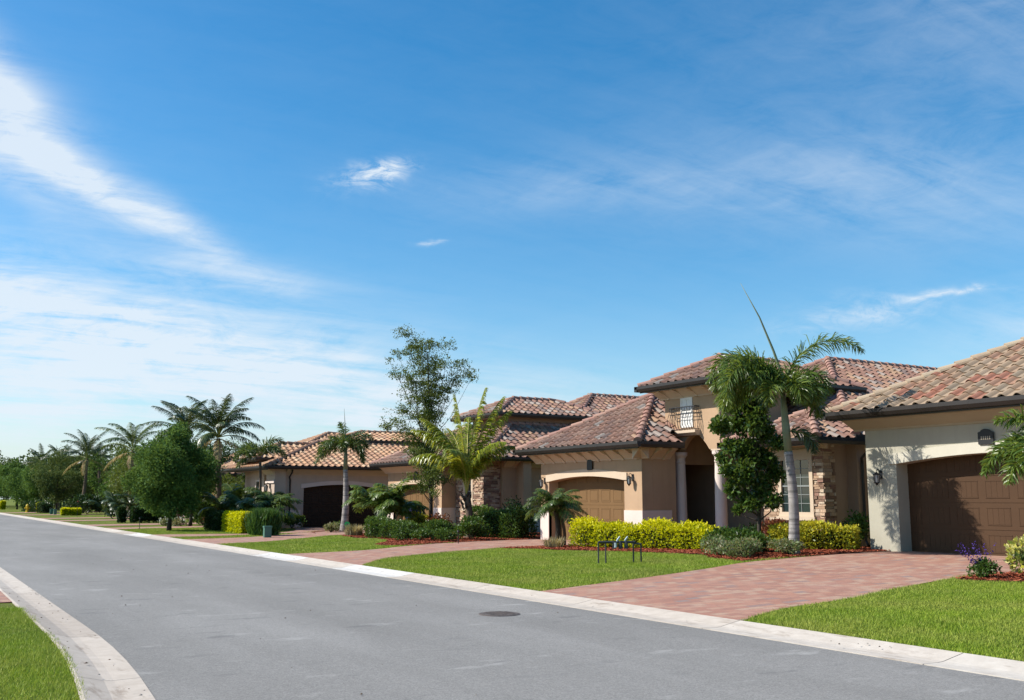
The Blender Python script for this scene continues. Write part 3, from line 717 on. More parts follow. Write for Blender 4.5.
# tower
w = MB(); tx, t0, t1 = 20.6, 22.15, 24.62
outer = [(t0, 3.0)] + [(22.62, 3.0)] + arch(22.62, 23.95, 3.0, 3.0, 3.48)[1:-1] + [(23.95, 3.0), (t1, 3.0), (t1, 4.86), (t0, 4.86)]
w.panel('x', tx, outer, .22)
w.panel('y', t0, [(tx+.222, 3.0), (20.98, 3.0)] + arch(20.98, 22.5, 3.0, 3.0, 3.45)[1:-1] + [(22.5, 3.0), (23.4, 3.0), (23.4, 4.86), (tx+.222, 4.86)], .2)
w.box(tx+.222, 23.4, t1-.2, t1, 2.6, 4.86); w.box(23.2, 23.4, t0+.21, t1-.21, 3.0, 4.86)
w.box(tx+.23, 23.19, t0+.21, t1-.21, 3.62, 3.72)
w.build('tower', M['stucco_tan'], hB)
t = MB(); t.box(tx-.01, 23, t0-.01, t0+.40, 2.955, 2.999); t.build('porch_beam', M['trim_tan'], hB)
for cx_, cy in ((20.80, 22.40), (20.66, 24.02)):
    c = MB(); c.lathe((cx_, cy, .15), [(.24, 0), (.24, .08), (.20, .12), (.205, .16), (.178, .2), (.180, .9), (.172, 1.6), (.150, 2.45), (.165, 2.47), (.165, 2.5), (.15, 2.52), (.16, 2.62), (.20, 2.68), (.22, 2.70), (.225, 2.80), (.0, 2.80)], 24)
    c.build('column', M['wains'], hB, smooth=False)
t = MB(); t.box(20.4, 24, 21.0, 23.84, 0, .17); t.build('porch_floor', M['paver'], hB)
d = MB(); d.box(22.55, 22.595, 21.3, 22.3, .17, 2.4)
for zz in (.35, 1.35):
    for yy in (21.38, 21.84): d.box(22.53, 22.549, yy, yy+.38, zz, zz+.85)
d.build('front_door', M['wood'], hB)
t = MB(); crown(t, tx-.001, t0-.3, t1+.2, 4.62, 4.90, .40); crown_y(t, t0-.001, tx-.3, 23.3, 4.62, 4.90, .40); t.build('crown_moulding', M['trim_tan'], hB)
corbels(hB, tx-.01, t0-.05, t1+.1, 4.62, 4.905, .50, 4, M['trim_tan']); corbels(hB, t0-.01, tx+.2, 23.2, 4.62, 4.905, .50, 4, M['trim_tan'], 'y')
hip_roof(hB, 20.02, 26.2, 21.58, 25.15, 5.05, .50, TB, CAPB, gut=('-x', '-y', '+y'), axis='x', tmat_front=TBf)
f = MB(); f.panel('x', tx-.03, [(23.30, 3.70), (23.85, 3.70), (23.85, 4.62), (23.30, 4.62)], .029, [[(23.36, 3.76), (23.79, 3.76), (23.79, 4.56), (23.36, 4.56)]])
win = f.build('window', M['white'], hB)
g = MB(); g.box(tx-.012, tx-.002, 23.36, 23.79, 3.76, 4.56); g.build('pane', M['shutter'] if 'shutter' in M else M['white'], win)
f = MB(); f.box(tx-.022, tx-.0125, 23.565, 23.585, 3.76, 4.56); f.build('muntin', M['white'], win)
bl = MB(); bl.prism('y', [(tx, 3.44), (tx-.12, 3.44), (tx-.19, 3.50), (tx-.23, 3.52), (tx-.23, 3.60), (tx, 3.60)], 22.98, 24.22); bal = bl.build('balcony', M['trim_tan'], hB)
ir = MB(); ya, yb = 23.02, 24.18
def bar_prof(y, dx):
    pts = []
    for i in range(9):
        t_ = i/8; z = 3.60+.72*t_; bul = .09*math.sin(math.pi*min(1, t_*1.25))**1.0 if t_ < .8 else 0
        pts.append((tx-.19-bul if dx else tx-.19-bul, y, z))
    return pts
nb = 10
for i in range(nb+1): ir.tube(bar_prof(ya+(yb-ya)*i/nb, 1), .009, 5)
for sy, yy in ((-1, ya), (1, yb)):
    for xx in (.05, .12): 
        ir.tube([(tx-xx, yy+sy*(.08*math.sin(math.pi*min(1, k/8*1.25)) if k/8 < .8 else 0), 3.60+.72*k/8) for k in range(9)], .009, 5)
for z_, r_ in ((4.32, .018), (4.20, .010), (4.10, .010)):
    ir.tube([(tx, ya, z_), (tx-.19, ya, z_), (tx-.19, yb, z_), (tx, yb, z_)], r_, 5)
ir.tube([(tx, ya, 3.63), (tx-.19, ya, 3.63), (tx-.19, yb, 3.63), (tx, yb, 3.63)], .012, 5)
ir.build('railing', M['black'], bal)
# main roofs of B
rB = hip_roof(hB, 21.9, 46, 18.30, 31.5, 3.22, .50, TB, CAPB, gut=('-x', '-y'), axis='x')
cut_box(rB, 20.61, 23.3, 22.2, 24.55, 5.0)
rS = hip_roof(hB, 20.35, 24.2, 18.26, 21.75, 3.12, .50, TB, CAPB, gut=('-x', '-y', '+y'), axis='x')
def vent(house, x, y, z, L=1.0):
    m = MB(); m.prism('x', [(y-.30, z-.14), (y-.26, z+.03), (y-.16, z+.10), (y+.25, z+.12), (y+.25, z-.05)], x, x+L); o = m.build('roof_vent', CAPB, house)
    k = MB(); k.box(x+.05, x+L-.05, y-.315, y-.30, z-.12, z-.02); k.build('vent_opening', M['black'], o)
vent(hB, 29.3, 22.3, 3.22+.50*4.0+.10, 1.3)

# ------------------------------------------------------------------ house C
hC = thing('house', (26, 42, 0), 'tan house behind the yellow green coconut palm, with a stone faced bay', 'house', 'houses along the street')
xw = 20.5; aR, aL = 39.85, 45.6; o0, o1 = 40.62, 44.9; gC = .05
w = MB()
outer = [(aR, 0), (o0, 0)] + arch(o0, o1, gC, 2.02, 2.20)[1:-1] + [(o1, 0), (aL, 0), (aL, 3.05), (aR, 3.05)]
w.panel('x', xw, outer, .42); w.box(xw+.422, 26, aR, aR+.2, 0, 3.04); w.box(xw+.422, 26, aL-.2, aL, 0, 3.04)
w.box(22.05, 25, 37.2, 43.2, 0, 3.2); w.box(25.002, 40, 37.2, 50.5, 0, 3.2); w.box(21.25, 22.048, 37.42, 39.84, 0, 3.2); w.box(22.75, 23.15, 36.62, 37.198, 0, 3.15)
w.build('wall', M['stucco_tan'], hC)
garage_door_x(hC, xw+.38, o0-.12, o1+.12, gC+.01, gC+2.40, 4, 7, M['door_tan'], groove=0)
t = MB(); inner = arch(o0, o1, gC, 2.02, 2.20)[1:-1]; n_ = len(inner)
t.panel('x', xw-.035, [(inner[0][0]-.16, inner[0][1])] + [(y-(.16 if i == 0 else -.16 if i == n_-1 else 0), z+.22) for i, (y, z) in enumerate(inner)] + [(inner[-1][0]+.16, inner[-1][1])] + inner[::-1], .034)
t.build('arch_trim', M['trim_tan'], hC)
for bx in ([(xw-.025, o0), (xw-.025, aR-.025), (21.2, aR-.025), (21.2, aR+.05), (xw+.10, aR+.05), (xw+.10, o0)], [(xw-.025, o1), (xw+.1, o1), (xw+.1, aL), (xw-.025, aL)],
           [(22.06, 37.17), (22.72, 37.17), (22.72, 36.59), (23.18, 36.59), (23.18, 37.17), (27, 37.17), (27, 37.195), (22.06, 37.195)]):
    t = MB(); t.prism('z', bx, 0, 1.12); t.build('stucco_base', M['wains'], hC)
hole = (38.25, 39.1, 1.0, 2.62); stone_face(hC, 21.25, 37.40, 39.84, 0, 3.1, hole, (37.42, 21.25, 22.05))
window_x(hC, 21.22, hole[0], hole[1], hole[2]+.1, hole[3]-.05, .14, (2, 4), M['trim_tan'])
t = MB(); crown(t, xw-.001, aR-.3, aL+.3, 2.74, 3.06, .4); crown_y(t, 37.19, 22.1, 30, 2.86, 3.16, .38); crown(t, 21.24, 37.2, 39.8, 2.9, 3.16, .3); t.build('crown_moulding', M['trim_tan'], hC)
corbels(hC, 37.19, 22.2, 27, 2.84, 3.165, .5, 6, M['trim_tan'], 'y')
plaque(hC, xw-.036, 42.4, 2.60, .32, .42)
downspout(hC, 24.25, 37.22, 3.1, .2)
hip_roof(hC, 19.9, 29, 39.3, 46.2, 3.2, .5, TB, CAPB, gut=('-x', '-y'), axis='x', tmat_front=TBf)
hip_roof(hC, 24.2, 46, 36.5, 51.4, 3.25, .51, TB, CAPB, gut=('-x',), axis='x')
hip_roof(hC, 20.65, 32, 36.48, 43.3, 3.25, .50, TB, CAPB, gut=('-x', '-y'), axis='x')
# raised clerestory block over the left of C's side slope
w = MB(); w.box(23.9, 29.3, 40.05, 43.2, 4.2, 5.36); w.build('clerestory', M['stucco_brown'], hC)
hip_roof(hC, 23.2, 30.0, 39.60, 43.9, 5.44, .43, TB, CAPB, gut=('-x', '-y'), axis='x')
vent(hC, 31.6, 42.0, 3.25+.5*5.5+.10, 1.8)

# ------------------------------------------------------------------ house D: side facing dark garage
hD = thing('house', (20, 54, 0), 'mauve beige house with orange sand tiles and a dark side facing garage door', 'house', 'houses along the street')
yw = 50.0; x0, x1 = 16.75, 22.6; o0, o1 = 17.75, 21.9; gD = .05
w = MB()
outer = [(x0, 0), (o0, 0)] + arch(o0, o1, gD, 2.06, 2.24)[1:-1] + [(o1, 0), (x1, 0), (x1, 3.02), (x0, 3.02)]
w.panel('y', yw, outer, .28); w.box(x0, x0+.25, yw+.282, 52.5, 0, 3.02); w.box(x1, 33, yw+1.6, yw+9, 0, 3.05); w.box(x1-.25, x1, yw+.282, yw+1.6, 0, 3.02)
w.box(16.15, 16.745, 49.85, 51.2, 0, 3.0)
w.box(x0, 30, 52.502, 57, 0, 3.05); w.box(16.35, x0-.002, 52.2, 54.6, 0, 3.55)
w.build('wall', M['stucco_dkpink'], hD)
garage_door_y(hD, yw+.24, o0-.1, o1+.1, gD+.01, gD+2.3, 4, 8, M['door_dark'])
t = MB(); inner = arch(o0, o1, gD, 2.06, 2.24)[1:-1]; n_ = len(inner)
t.panel('y', yw-.035, [(inner[0][0]-.16, inner[0][1])] + [(x-(.16 if i == 0 else -.16 if i == n_-1 else 0), z+.20) for i, (x, z) in enumerate(inner)] + [(inner[-1][0]+.16, inner[-1][1])] + inner[::-1], .034)
t.build('arch_trim', M['wains'], hD)
t = MB(); t.prism('z', [(16.12, 51.2), (16.12, 49.82), (16.75, 49.82), (16.75, 49.849), (16.149, 49.849), (16.149, 51.2)], 0, .95); t.build('stucco_base', M['wains'], hD)
t = MB(); t.box(16.77, 17.6, 49.96, 49.99, 0, .95); t.build('stucco_base', M['wains'], hD)
t = MB(); t.box(16.09, 16.149, 49.80, 51.2, 2.3, 2.42); t.build('lamp_ledge', M['wains'], hD)
t = MB(); crown_y(t, yw-.001, x0, 23, 2.72, 3.0, .35); crown(t, 16.149, 49.8, 51.3, 2.72, 3.0, .3); t.build('crown_moulding', M['trim_tan'], hD)
f = window_x(hD, 16.33, 52.75, 53.5, .9, 2.5, .08, (1, 2), M['wains'])
wall_lamp(hD, 16.13, 50.5, 2.05)
downspout(hD, 17.0, 50.0, 2.98, .2, .0)
hip_roof(hD, 15.6, 34, 49.4, 57.6, 3.14, .36, TD, CAPD, gut=('-x', '-y'), axis='x')
hip_roof(hD, 15.75, 24, 51.6, 55.2, 3.62, .48, TD, CAPD, gut=('-x', '-y'), axis='x')
w = MB(); w.box(21.5, 29.4, 54.0, 57.5, 4.0, 4.75); w.build('clerestory', M['stucco_dkpink'], hD)
hip_roof(hD, 21.0, 30.0, 53.5, 58.0, 4.8, .28, TD, CAPD, gut=('-x', '-y'), axis='x')

# ------------------------------------------------------------------ farther houses
def far_house(y0, wallmat, tmat, cmat, label, x0=19.5, dz=0, e=.42):
    hs = thing('house', (x0+8, y0+7, 0), label, 'house', 'houses along the street')
    w = MB()
    outer = [(y0, 0), (y0+.8, 0)] + arch(y0+.8, y0+5.2, .05, 2.05, 2.35)[1:-1] + [(y0+5.2, 0), (y0+6.2, 0), (y0+6.2, 3.0), (y0, 3.0)]
    w.panel('x', x0, outer, .28); w.box(x0+.282, x0+6, y0, y0+.2, 0, 3.0); w.box(x0+.282, x0+6, y0+6, y0+6.2, 0, 3)
    w.box(x0+3, x0+16, y0-3.5, y0+11, 0, 3.1); w.box(x0+1.2, x0+2.998, y0-3.3, y0-.8, 0, 3.1)
    w.build('wall', wallmat, hs)
    garage_door_x(hs, x0+.24, y0+.7, y0+5.3, .06, 2.45, 4, 7, M['door_tan'], groove=0)
    window_x(hs, x0+1.16, y0-2.9, y0-1.4, .9, 2.5, .1, (2, 4), M['wains'])
    window_x(hs, x0+2.96, y0+7.6, y0+9.4, .9, 2.5, .1, (3, 4), M['wains'])
    hip_roof(hs, x0-.6, x0+8, y0-.6, y0+6.8, 3.15, .45, tmat, cmat, axis='x', w=.42, e=.45)
    hip_roof(hs, x0+.6, x0+17, y0-4.1, y0+11.6, 3.2, .40, tmat, cmat, axis='x', w=.42, e=.45)
    return hs
far_house(67.5, M['stucco_cream'], TD, CAPD, 'pale orange tiled house half hidden behind the tallest coconut palm', 18.6)
far_house(92, M['stucco_tan'], TD, CAPD, 'distant house behind dense palms, only patches of pink wall and orange roof showing', 20.5)
far_house(116, M['stucco_dkpink'], TB, CAPB, 'farthest house seen down the street through the gap between palm trunks', 20.5)

# ------------------------------------------------------------------ vegetation
IR = Vector((.855, -.518, 0)); AW = Vector((.518, .855, 0))    # compass directions used to place limbs
UP = Vector((0, 0, 1))
def leaves(centers, size, aspect=.5, bias=None, bw=.6, up=.2):
    """rhombic leaf faces; returns verts, faces"""
    n = len(centers); d = rng.normal(size=(n, 3)); d /= np.linalg.norm(d, axis=1, keepdims=True)
    if bias is not None: d = d*(1-bw)+bias*bw
    d[:, 2] += up; d /= np.linalg.norm(d, axis=1, keepdims=True)+1e-9
    r = rng.normal(size=(n, 3)); s = np.cross(d, r); s /= np.linalg.norm(s, axis=1, keepdims=True)+1e-9
    nn = np.cross(d, s); L = size*rng.uniform(.6, 1.35, (n, 1)); W = L*aspect/2
    c = centers; v = np.stack([c, c+d*L*.5+s*W+nn*L*.08, c+d*L-nn*L*.10, c+d*L*.5-s*W+nn*L*.08], 1).reshape(-1, 3)
    return v, np.arange(4*n).reshape(-1, 4)
def leaf_obj(name, C_, size, mat, parent, aspect=.5, bias=None, bw=.5, up=.2, extra=None, tone=None):
    v, f = leaves(C_, size, aspect, bias, bw, up)
    r = np.clip(rng.beta(2, 2.4, len(f)) + (0 if tone is None else tone), 0, 1)
    return raw_obj(name, v, f, mat, parent, rnd=r)
def sphere_pts(c, r, n, shell=.5, flat=1.):
    d = rng.normal(size=(n, 3)); d /= np.linalg.norm(d, axis=1, keepdims=True)
    rad = r*(shell+(1-shell)*rng.random((n, 1)))**.6*(1+.25*rng.normal(size=(n, 1))*.5)
    p = d*rad; p[:, 2] *= flat; return np.array(c)+p, d
def tree(name, base, clumps, nleaf, lsize, mat, bark, trunk_r, label, cat, group=None, trunk_top=None, depth=.6, lean=(0, 0), limb_r=.35, aspect=.5, shell=.35, sub=5, dense=0, airy=False):
    """clumps: (offset right, height, radius) about the trunk base, spread in depth at random; each clump breaks into small tufts"""
    b = Vector(base); root = thing(name, b, label, cat, group)
    cen = []; R_ = max(math.hypot(c[0], 0) for c in clumps)+.5
    for (dx, dz, r) in clumps:
        dep = random.uniform(-1, 1)*depth*math.sqrt(max(.1, 1-(dx/R_)**2))
        cen.append((b+IR*dx+AW*dep+UP*dz, r))
    zt = trunk_top or min(c[1] for c in clumps)+.3
    tm = MB(); top = max(c[1] for c in clumps)
    def axis(z): t_ = z/top; return b+IR*(lean[0]*t_**1.5+.05*math.sin(z*1.3))+AW*(lean[1]*t_)+UP*z
    nseg = 10; tm.tube([axis(top*.9*i/nseg)-UP*(.05 if i == 0 else 0) for i in range(nseg+1)], [trunk_r*(1.25 if i == 0 else 1)*(1-i/nseg*.85) for i in range(nseg+1)], 8)
    trunk = tm.build('trunk', bark, root, smooth=True)
    br = MB()
    for c, r in cen:
        z0 = max(zt*.6, (c.z-b.z)*.62 - .3*abs((c-b).dot(IR))*.5); p0 = axis(z0); mid = p0.lerp(c, .5)+UP*(-.06*(c-p0).length)+IR*random.uniform(-.1, .1)
        r0 = trunk_r*(1-z0/top*.85)*limb_r+.006; br.tube([p0, mid, c+UP*r*.2], [r0, r0*.6, r0*.22], 5)
    br.build('branches', bark, root)
    tot = sum(r**2 for _, r in cen); P = []; D = []
    for c, r in cen:
        n = int(nleaf*r*r/tot); per = max(1, n//sub)
        for k in range(sub):
            if airy:
                off = Vector((random.gauss(0, 1), random.gauss(0, 1), random.gauss(0, .8)))*r*.62
                if random.random() < .35: off = (axis(min(top*.9, max(zt, (c.z-b.z)*.8)))-c)*random.random()*.75+Vector((random.gauss(0, .1), random.gauss(0, .1), random.gauss(0, .08)))
                rr_ = r*random.uniform(.12, .34); g = rng.normal(size=(per, 3))*rr_*np.array([1.3, 1.3, .8]); P.append(g+np.array(c+off)); D.append(rng.normal(size=(per, 3))*.3+np.array([0, 0, .5])); continue
            off = Vector((random.gauss(0, 1), random.gauss(0, 1), random.gauss(0, 1))).normalized()*r*random.uniform(.25, .95-.35*dense)
            p, d = sphere_pts(c+off, r*random.uniform(.35+.2*dense, .62+.25*dense), per, shell); P.append(p); D.append(d)
    P = np.concatenate(P); D = np.concatenate(D)
    leaf_obj('crown', P, lsize, mat, root, aspect, D, .35, .1)
    return root

def frond_geo(o, theta, el0, L, droop, nl=34, ll=.42, lw=.022, plumose=False, s0=.12, sag=.5, rnd_len=.12, tip_up=0, Vang=35, twist=0):
    """returns (rachis points, leaflet verts, faces)"""
    hd = (IR*math.cos(R(theta))+AW*math.sin(R(theta))).normalized(); n = 14; pts = [Vector(o)]; tans = []
    for i in range(n):
        s = (i+.5)/n; el = R(el0)-R(droop)*s**1.35; t = hd*math.cos(el)+UP*math.sin(el); tans.append(t); pts.append(pts[-1]+t*(L/n))
    vs = []; fs = []
    side0 = hd.cross(UP).normalized()
    if twist: side0 = (Matrix.Rotation(R(twist), 3, hd) @ side0)
    for i in range(nl):
        s = s0+(1-s0)*(i+.5)/nl; k = min(n-1, int(s*n)); fr = s*n-k; p = pts[k].lerp(pts[k+1], fr); t = tans[k]
        side = (side0 - t*side0.dot(t)).normalized(); up = side.cross(t); 
        if up.z < 0 and abs(el0) < 200: up = -up if side.cross(t).z < -.99 else up
        ln = ll*(math.sin(math.pi*(.12+.80*s))**.6)*(1-.35*max(0, s-.75)/.25)
        for sg in (-1, 1):
            reps = 2 if plumose else 1
            for q in range(reps):
                roll = R(random.uniform(-75, 75)) if plumose else R(random.gauss(-18 if sag >= 0 else 0, 9))
                lat = side*sg*math.cos(roll)+up*math.sin(roll)*(1 if plumose else 1)
                fw = R(random.gauss(Vang, 7)); d = (lat*math.cos(fw)+t*math.sin(fw)).normalized()
                l = ln*random.uniform(1-rnd_len*2, 1+rnd_len); w_ = lw*random.uniform(.8, 1.2)
                a = p; d2 = (d-UP*sag*.55).normalized(); d3 = (d-UP*sag*1.5).normalized(); b_ = a+d*l*.35; c = b_+d2*l*.35; e = c+d3*l*.3
                wv = d.cross(up if not plumose else Vector((random.gauss(0, 1), random.gauss(0, 1), random.gauss(0, 1)))).normalized()*(w_/2)
                kx = len(vs); vs += [a-wv*.5, a+wv*.5, b_+wv, b_-wv, c+wv*.8, c-wv*.8, e]
                fs += [(kx, kx+1, kx+2, kx+3), (kx+3, kx+2, kx+4, kx+5), (kx+5, kx+4, kx+6)]
    return pts, vs, fs
def frond(root, o, theta, el0, L, droop, mat, rib, r0=.022, name='frond', **kw):
    pts, vs, fs = frond_geo(o, theta, el0, L, droop, **kw)
    b = random.random(); rn = np.repeat(np.clip(np.array([random.betavariate(2, 2.3) for _ in range(len(fs)//3)])*.8+b*.25, 0, 1), 3)
    fo = raw_obj(name, vs, fs, mat, root, rnd=rn)
    m = MB(); m.tube(pts, [r0*(1-i/len(pts)*.85) for i in range(len(pts))], 5); m.build('rib', rib, fo)
    return fo
def palm_trunk(root, base, top, r0, r1, bark, rings=True, bulge=0, name='trunk'):
    b = Vector(base); t_ = Vector(top); n = 30; m = MB(); pts = []; rs = []
    for i in range(n+1):
        s = i/n; p = b.lerp(t_, s)+IR*(.06*math.sin(s*math.pi)); pts.append(p if i else p-UP*.05)
        rs.append((r0+(r1-r0)*s)*(1+bulge*math.exp(-(s/.12)**2))*(1+(.03 if rings and i % 2 else 0)))
    m.tube(pts, rs, 14); return m.build(name, bark, root, smooth=True)

# foxtail palm in front of house B (its crown shades the brown garage door)
px_, py_ = 17.5, 16.52; zb = h(px_, py_); TR = Vector((px_, py_, zb))
P1 = thing('foxtail_palm', TR, 'tall foxtail palm with smooth grey trunk and long bare spear leaf beside the driveway', 'palm tree', 'palms in front of the houses')
crownp = TR+IR*(-.10)+UP*3.70
palm_trunk(P1, TR, TR+UP*2.35+IR*(-.03), .125, .095, M['bark_pale'], bulge=.2)
m = MB(); m.tube([TR+UP*2.33+IR*-.03, TR+UP*2.9+IR*-.06, TR+UP*3.4+IR*-.09, crownp], [.09, .095, .075, .05], 12); m.build('crownshaft', M['shaft'], P1, smooth=True)
FX = dict(plumose=True, nl=68, ll=.48, lw=.024, sag=.6, s0=.16)
for (th, el, L, dr) in ((182, 62, 2.2, 145), (198, 50, 2.0, 145), (150, 66, 2.0, 160), (215, 66, 1.55, 150), (172, 38, 1.45, 125), (235, 40, 1.3, 140),
                        (195, 72, 2.3, 165), (165, 52, 2.1, 165), (185, 44, 2.1, 155), (205, 62, 2.4, 168), (178, 74, 2.5, 160), (5, 77, 2.7, 118), (345, 66, 1.5, 165), (-8, 45, 1.15, 150), (320, 50, 1.2, 160), (285, 48, 1.15, 165), (15, 20, 1.3, 120), (60, 58, 1.5, 130), (110, 60, 1.6, 130)):
    frond(P1, crownp, th, el, L, dr, LG['palm_m'], M['rachis'], **FX)
m = MB(); sp = [crownp+UP*(-.1), crownp+UP*.35+IR*.02, crownp+UP*1.0+IR*-.18, crownp+UP*1.8+IR*-.48, crownp+UP*2.62+IR*-.90]
m.tube(sp, [.045, .04, .03, .018, .004], 8); m.build('spear_leaf', M['shaft'], P1, smooth=True)
frond(P1, crownp+UP*-.9, -20, 10, .95, 110, LG['palm_dk'], M['rachis'], plumose=True, nl=40, ll=.36, lw=.024, sag=.7)

# broad leaved tree beside it
BROAD = [(-.55, 3.75, .36), (-.1, 4.15, .34), (-.85, 3.3, .28), (-0.05, 3.43, 0.38), (-0.46, 3.24, 0.32), (0.35, 3.03, 0.32), (-0.64, 2.63, 0.24), (-0.19, 2.63, 0.38), (0.35, 2.36, 0.35), (-0.8, 2.09, 0.21), (-0.38, 1.96, 0.35), (0.16, 1.74, 0.35), (-0.7, 1.55, 0.19), (-0.19, 1.29, 0.29), (0.35, 1.29, 0.24), (-0.46, 1.02, 0.13), (0.54, 2.76, 0.21), (-0.91, 2.36, 0.13), (0.48, 1.96, 0.21), (-0.27, 3.83, 0.27), (0.16, 3.83, 0.27)]
tree('broadleaf_tree', (18.5, 18.62, h(18.5, 18.6)), [(a*.95, b_*.96, c*.98) for a, b_, c in BROAD], 15000, .115, LG['glossy'], M['bark_dark'], .06, 'dense dark glossy broadleaf tree growing between the porch columns and the foxtail palm', 'tree', 'garden trees', trunk_top=1.2, depth=.5, shell=.2, dense=.8)
OAK = [(-1.16, 8.1, 0.24), (-0.8, 7.7, 0.28), (-0.16, 7.78, 0.2), (0.28, 7.7, 0.16), (0.76, 7.58, 0.16), (-0.92, 7.3, 0.24), (-0.44, 7.3, 0.24), (-1.44, 7.22, 0.16), (-1.72, 6.86, 0.12), (-0.56, 6.78, 0.28), (0.04, 7.02, 0.24), (0.48, 6.74, 0.2), (1.04, 7.02, 0.16), (1.32, 6.9, 0.16), (1.52, 6.5, 0.2), (1.76, 6.22, 0.16), (0.96, 6.3, 0.24), (0.76, 5.81, 0.24), (-0.08, 6.38, 0.32), (-0.92, 6.3, 0.24), (-1.4, 6.38, 0.2), (-0.64, 5.85, 0.32), (-0.08, 5.89, 0.32), (-0.16, 5.41, 0.32), (-0.64, 5.29, 0.24), (0.32, 5.77, 0.2), (-1.08, 4.97, 0.24), (-1.48, 4.45, 0.24), (-1.84, 4.29, 0.2), (-0.4, 4.81, 0.32), (0.0, 4.29, 0.4), (-0.48, 3.81, 0.4), (0.08, 3.33, 0.36), (-0.24, 2.77, 0.36), (0.32, 2.53, 0.28), (-0.6, 3.17, 0.24), (-0.08, 2.05, 0.28), (0.6, 2.21, 0.2), (-0.72, 2.29, 0.16), (0.24, 1.64, 0.16), (-1.04, 3.97, 0.28)]
tree('young_oak_tree', (18, 35.98, h(18, 36)), [(a*.96, b_, c*1.22) for a, b_, c in OAK]+[(.1, 2.6, .35), (-.3, 3.2, .4), (.2, 3.9, .4), (-.1, 4.8, .45), (-.3, 1.9, .3)], 36000, .072, LG['oak'], M['bark_dark'], .085, 'tall slender young oak with an open airy crown rising above the rooftops', 'tree', 'garden trees', trunk_top=2, depth=1.2, shell=.2, lean=(-.25, 0), sub=30, limb_r=.2, airy=True)
ROUND = [(-0.19, 4.9, 0.47), (-0.89, 4.44, 0.47), (0.51, 4.58, 0.47), (-1.35, 3.64, 0.56), (-0.19, 3.74, 0.75), (1.07, 3.74, 0.51), (-1.45, 2.57, 0.56), (-0.42, 2.57, 0.84), (0.98, 2.57, 0.65), (-1.26, 1.54, 0.47), (-0.19, 1.54, 0.61), (0.98, 1.54, 0.56), (1.45, 3.04, 0.37), (-0.65, 1.1, 0.28), (0.42, 1.1, 0.33)]
tree('shade_tree', (10.7, 48.16, h(10.7, 48)), [(a*.92, b_*.93, c*1.2) for a, b_, c in ROUND]+[(0, 3, 1.0), (-.7, 2.0, .8), (.6, 2.1, .8)], 42000, .12, LG['round'], M['bark_dark'], .10, 'dense round dark green shade tree standing in the lawn close to the kerb', 'tree', 'garden trees', trunk_top=1.0, depth=1.5, shell=.3, sub=9, dense=1)

# coconut palm of house C
b = Vector((17.5, 32.1, h(17.5, 32.1)))
P2 = thing('coconut_palm', b, 'short trunked coconut palm with upright yellow green fronds between the oak and the tan garage', 'palm tree', 'palms in front of the houses')
ct = b+UP*1.55+IR*.02
palm_trunk(P2, b+IR*.12, ct, .145, .12, M['bark_brown'], bulge=.5)
m = MB()
for k in range(11):
    a = k*2.4; d = IR*math.cos(a)+AW*math.sin(a); z = 1.0+.05*k; m.tube([b+UP*z+d*.09, b+UP*(z+.09)+d*.17, b+UP*(z+.19)+d*.19], [.05, .045, .02], 6)
m.build('frond_boots', M['bark_dark'], P2)
CO = dict(nl=84, ll=.76, lw=.052, sag=1.15, s0=.16, Vang=46)
for (th, el, L, dr) in ((180, 88, 3.6, 12), (0, 88, 3.9, 18), (0, 84, 3.8, 34), (358, 83, 3.5, 48), (5, 81, 2.7, 85), (182, 84, 3.3, 80), (192, 80, 2.9, 118), (172, 84, 3.4, 60), (90, 83, 3.3, 45), (120, 82, 3.1, 60), (250, 84, 2.6, 100), (320, 82, 2.9, 90)):
    frond(P2, ct+UP*.05, th, el, L, dr, LG['palm_y'], M['rachis_y'], r0=.034, **CO)

# pygmy date palm
b = Vector((16.6, 24.9, h(16.6, 24.9)))
P3 = thing('pygmy_date_palm', b, 'little date palm with a stubby dark trunk in front of the tan garage door', 'palm tree', 'palms in front of the houses')
palm_trunk(P3, b, b+UP*1.05, .085, .075, M['bark_dark'], bulge=.2); palm_trunk(P3, b+IR*.24+AW*.1, b+UP*.98+IR*.12, .05, .04, M['bark_brown'], name='side_trunk')
for k in range(34):
    th = k*137.5; el = 82-72*((k % 11)/10); frond(P3, b+UP*1.05, th, el, random.uniform(.95, 1.15), 95 if el > 40 else 75, LG['palm'], M['rachis'], r0=.012, nl=46, ll=.30, lw=.020, sag=.5, s0=.15, Vang=35)

# foxtail palm by house D's garage
b = Vector((17.0, 42.5, h(17, 42.5)))
P4 = thing('foxtail_palm', b, 'foxtail palm with upright spear in front of the dark side garage', 'palm tree', 'palms in front of the houses')
palm_trunk(P4, b, b+UP*2.75, .17, .10, M['bark_pale'], bulge=.3)
m = MB(); m.tube([b+UP*2.7, b+UP*3.3, b+UP*3.75], [.10, .09, .05], 10); m.build('crownshaft', M['shaft'], P4, smooth=True)
for (th, el, L, dr) in ((180, 45, 1.6, 130), (200, 30, 1.5, 120), (150, 60, 1.5, 140), (0, 72, 1.6, 130), (-20, 40, 1.3, 160), (340, 10, 1.3, 110), (170, 5, 1.7, 70), (270, 50, 1.3, 150), (90, 60, 1.4, 120), (30, 60, 1.4, 140), (120, 80, 1.5, 60), (230, 60, 1.4, 150)):
    frond(P4, b+UP*3.7, th, el, L, dr, LG['palm'], M['rachis'], plumose=True, nl=44, ll=.42, lw=.032, sag=.6)
m = MB(); m.tube([b+UP*3.6, b+UP*4.6+IR*-.05, b+UP*5.5+IR*-.12], [.03, .02, .004], 6); m.build('spear_leaf', M['shaft'], P4)

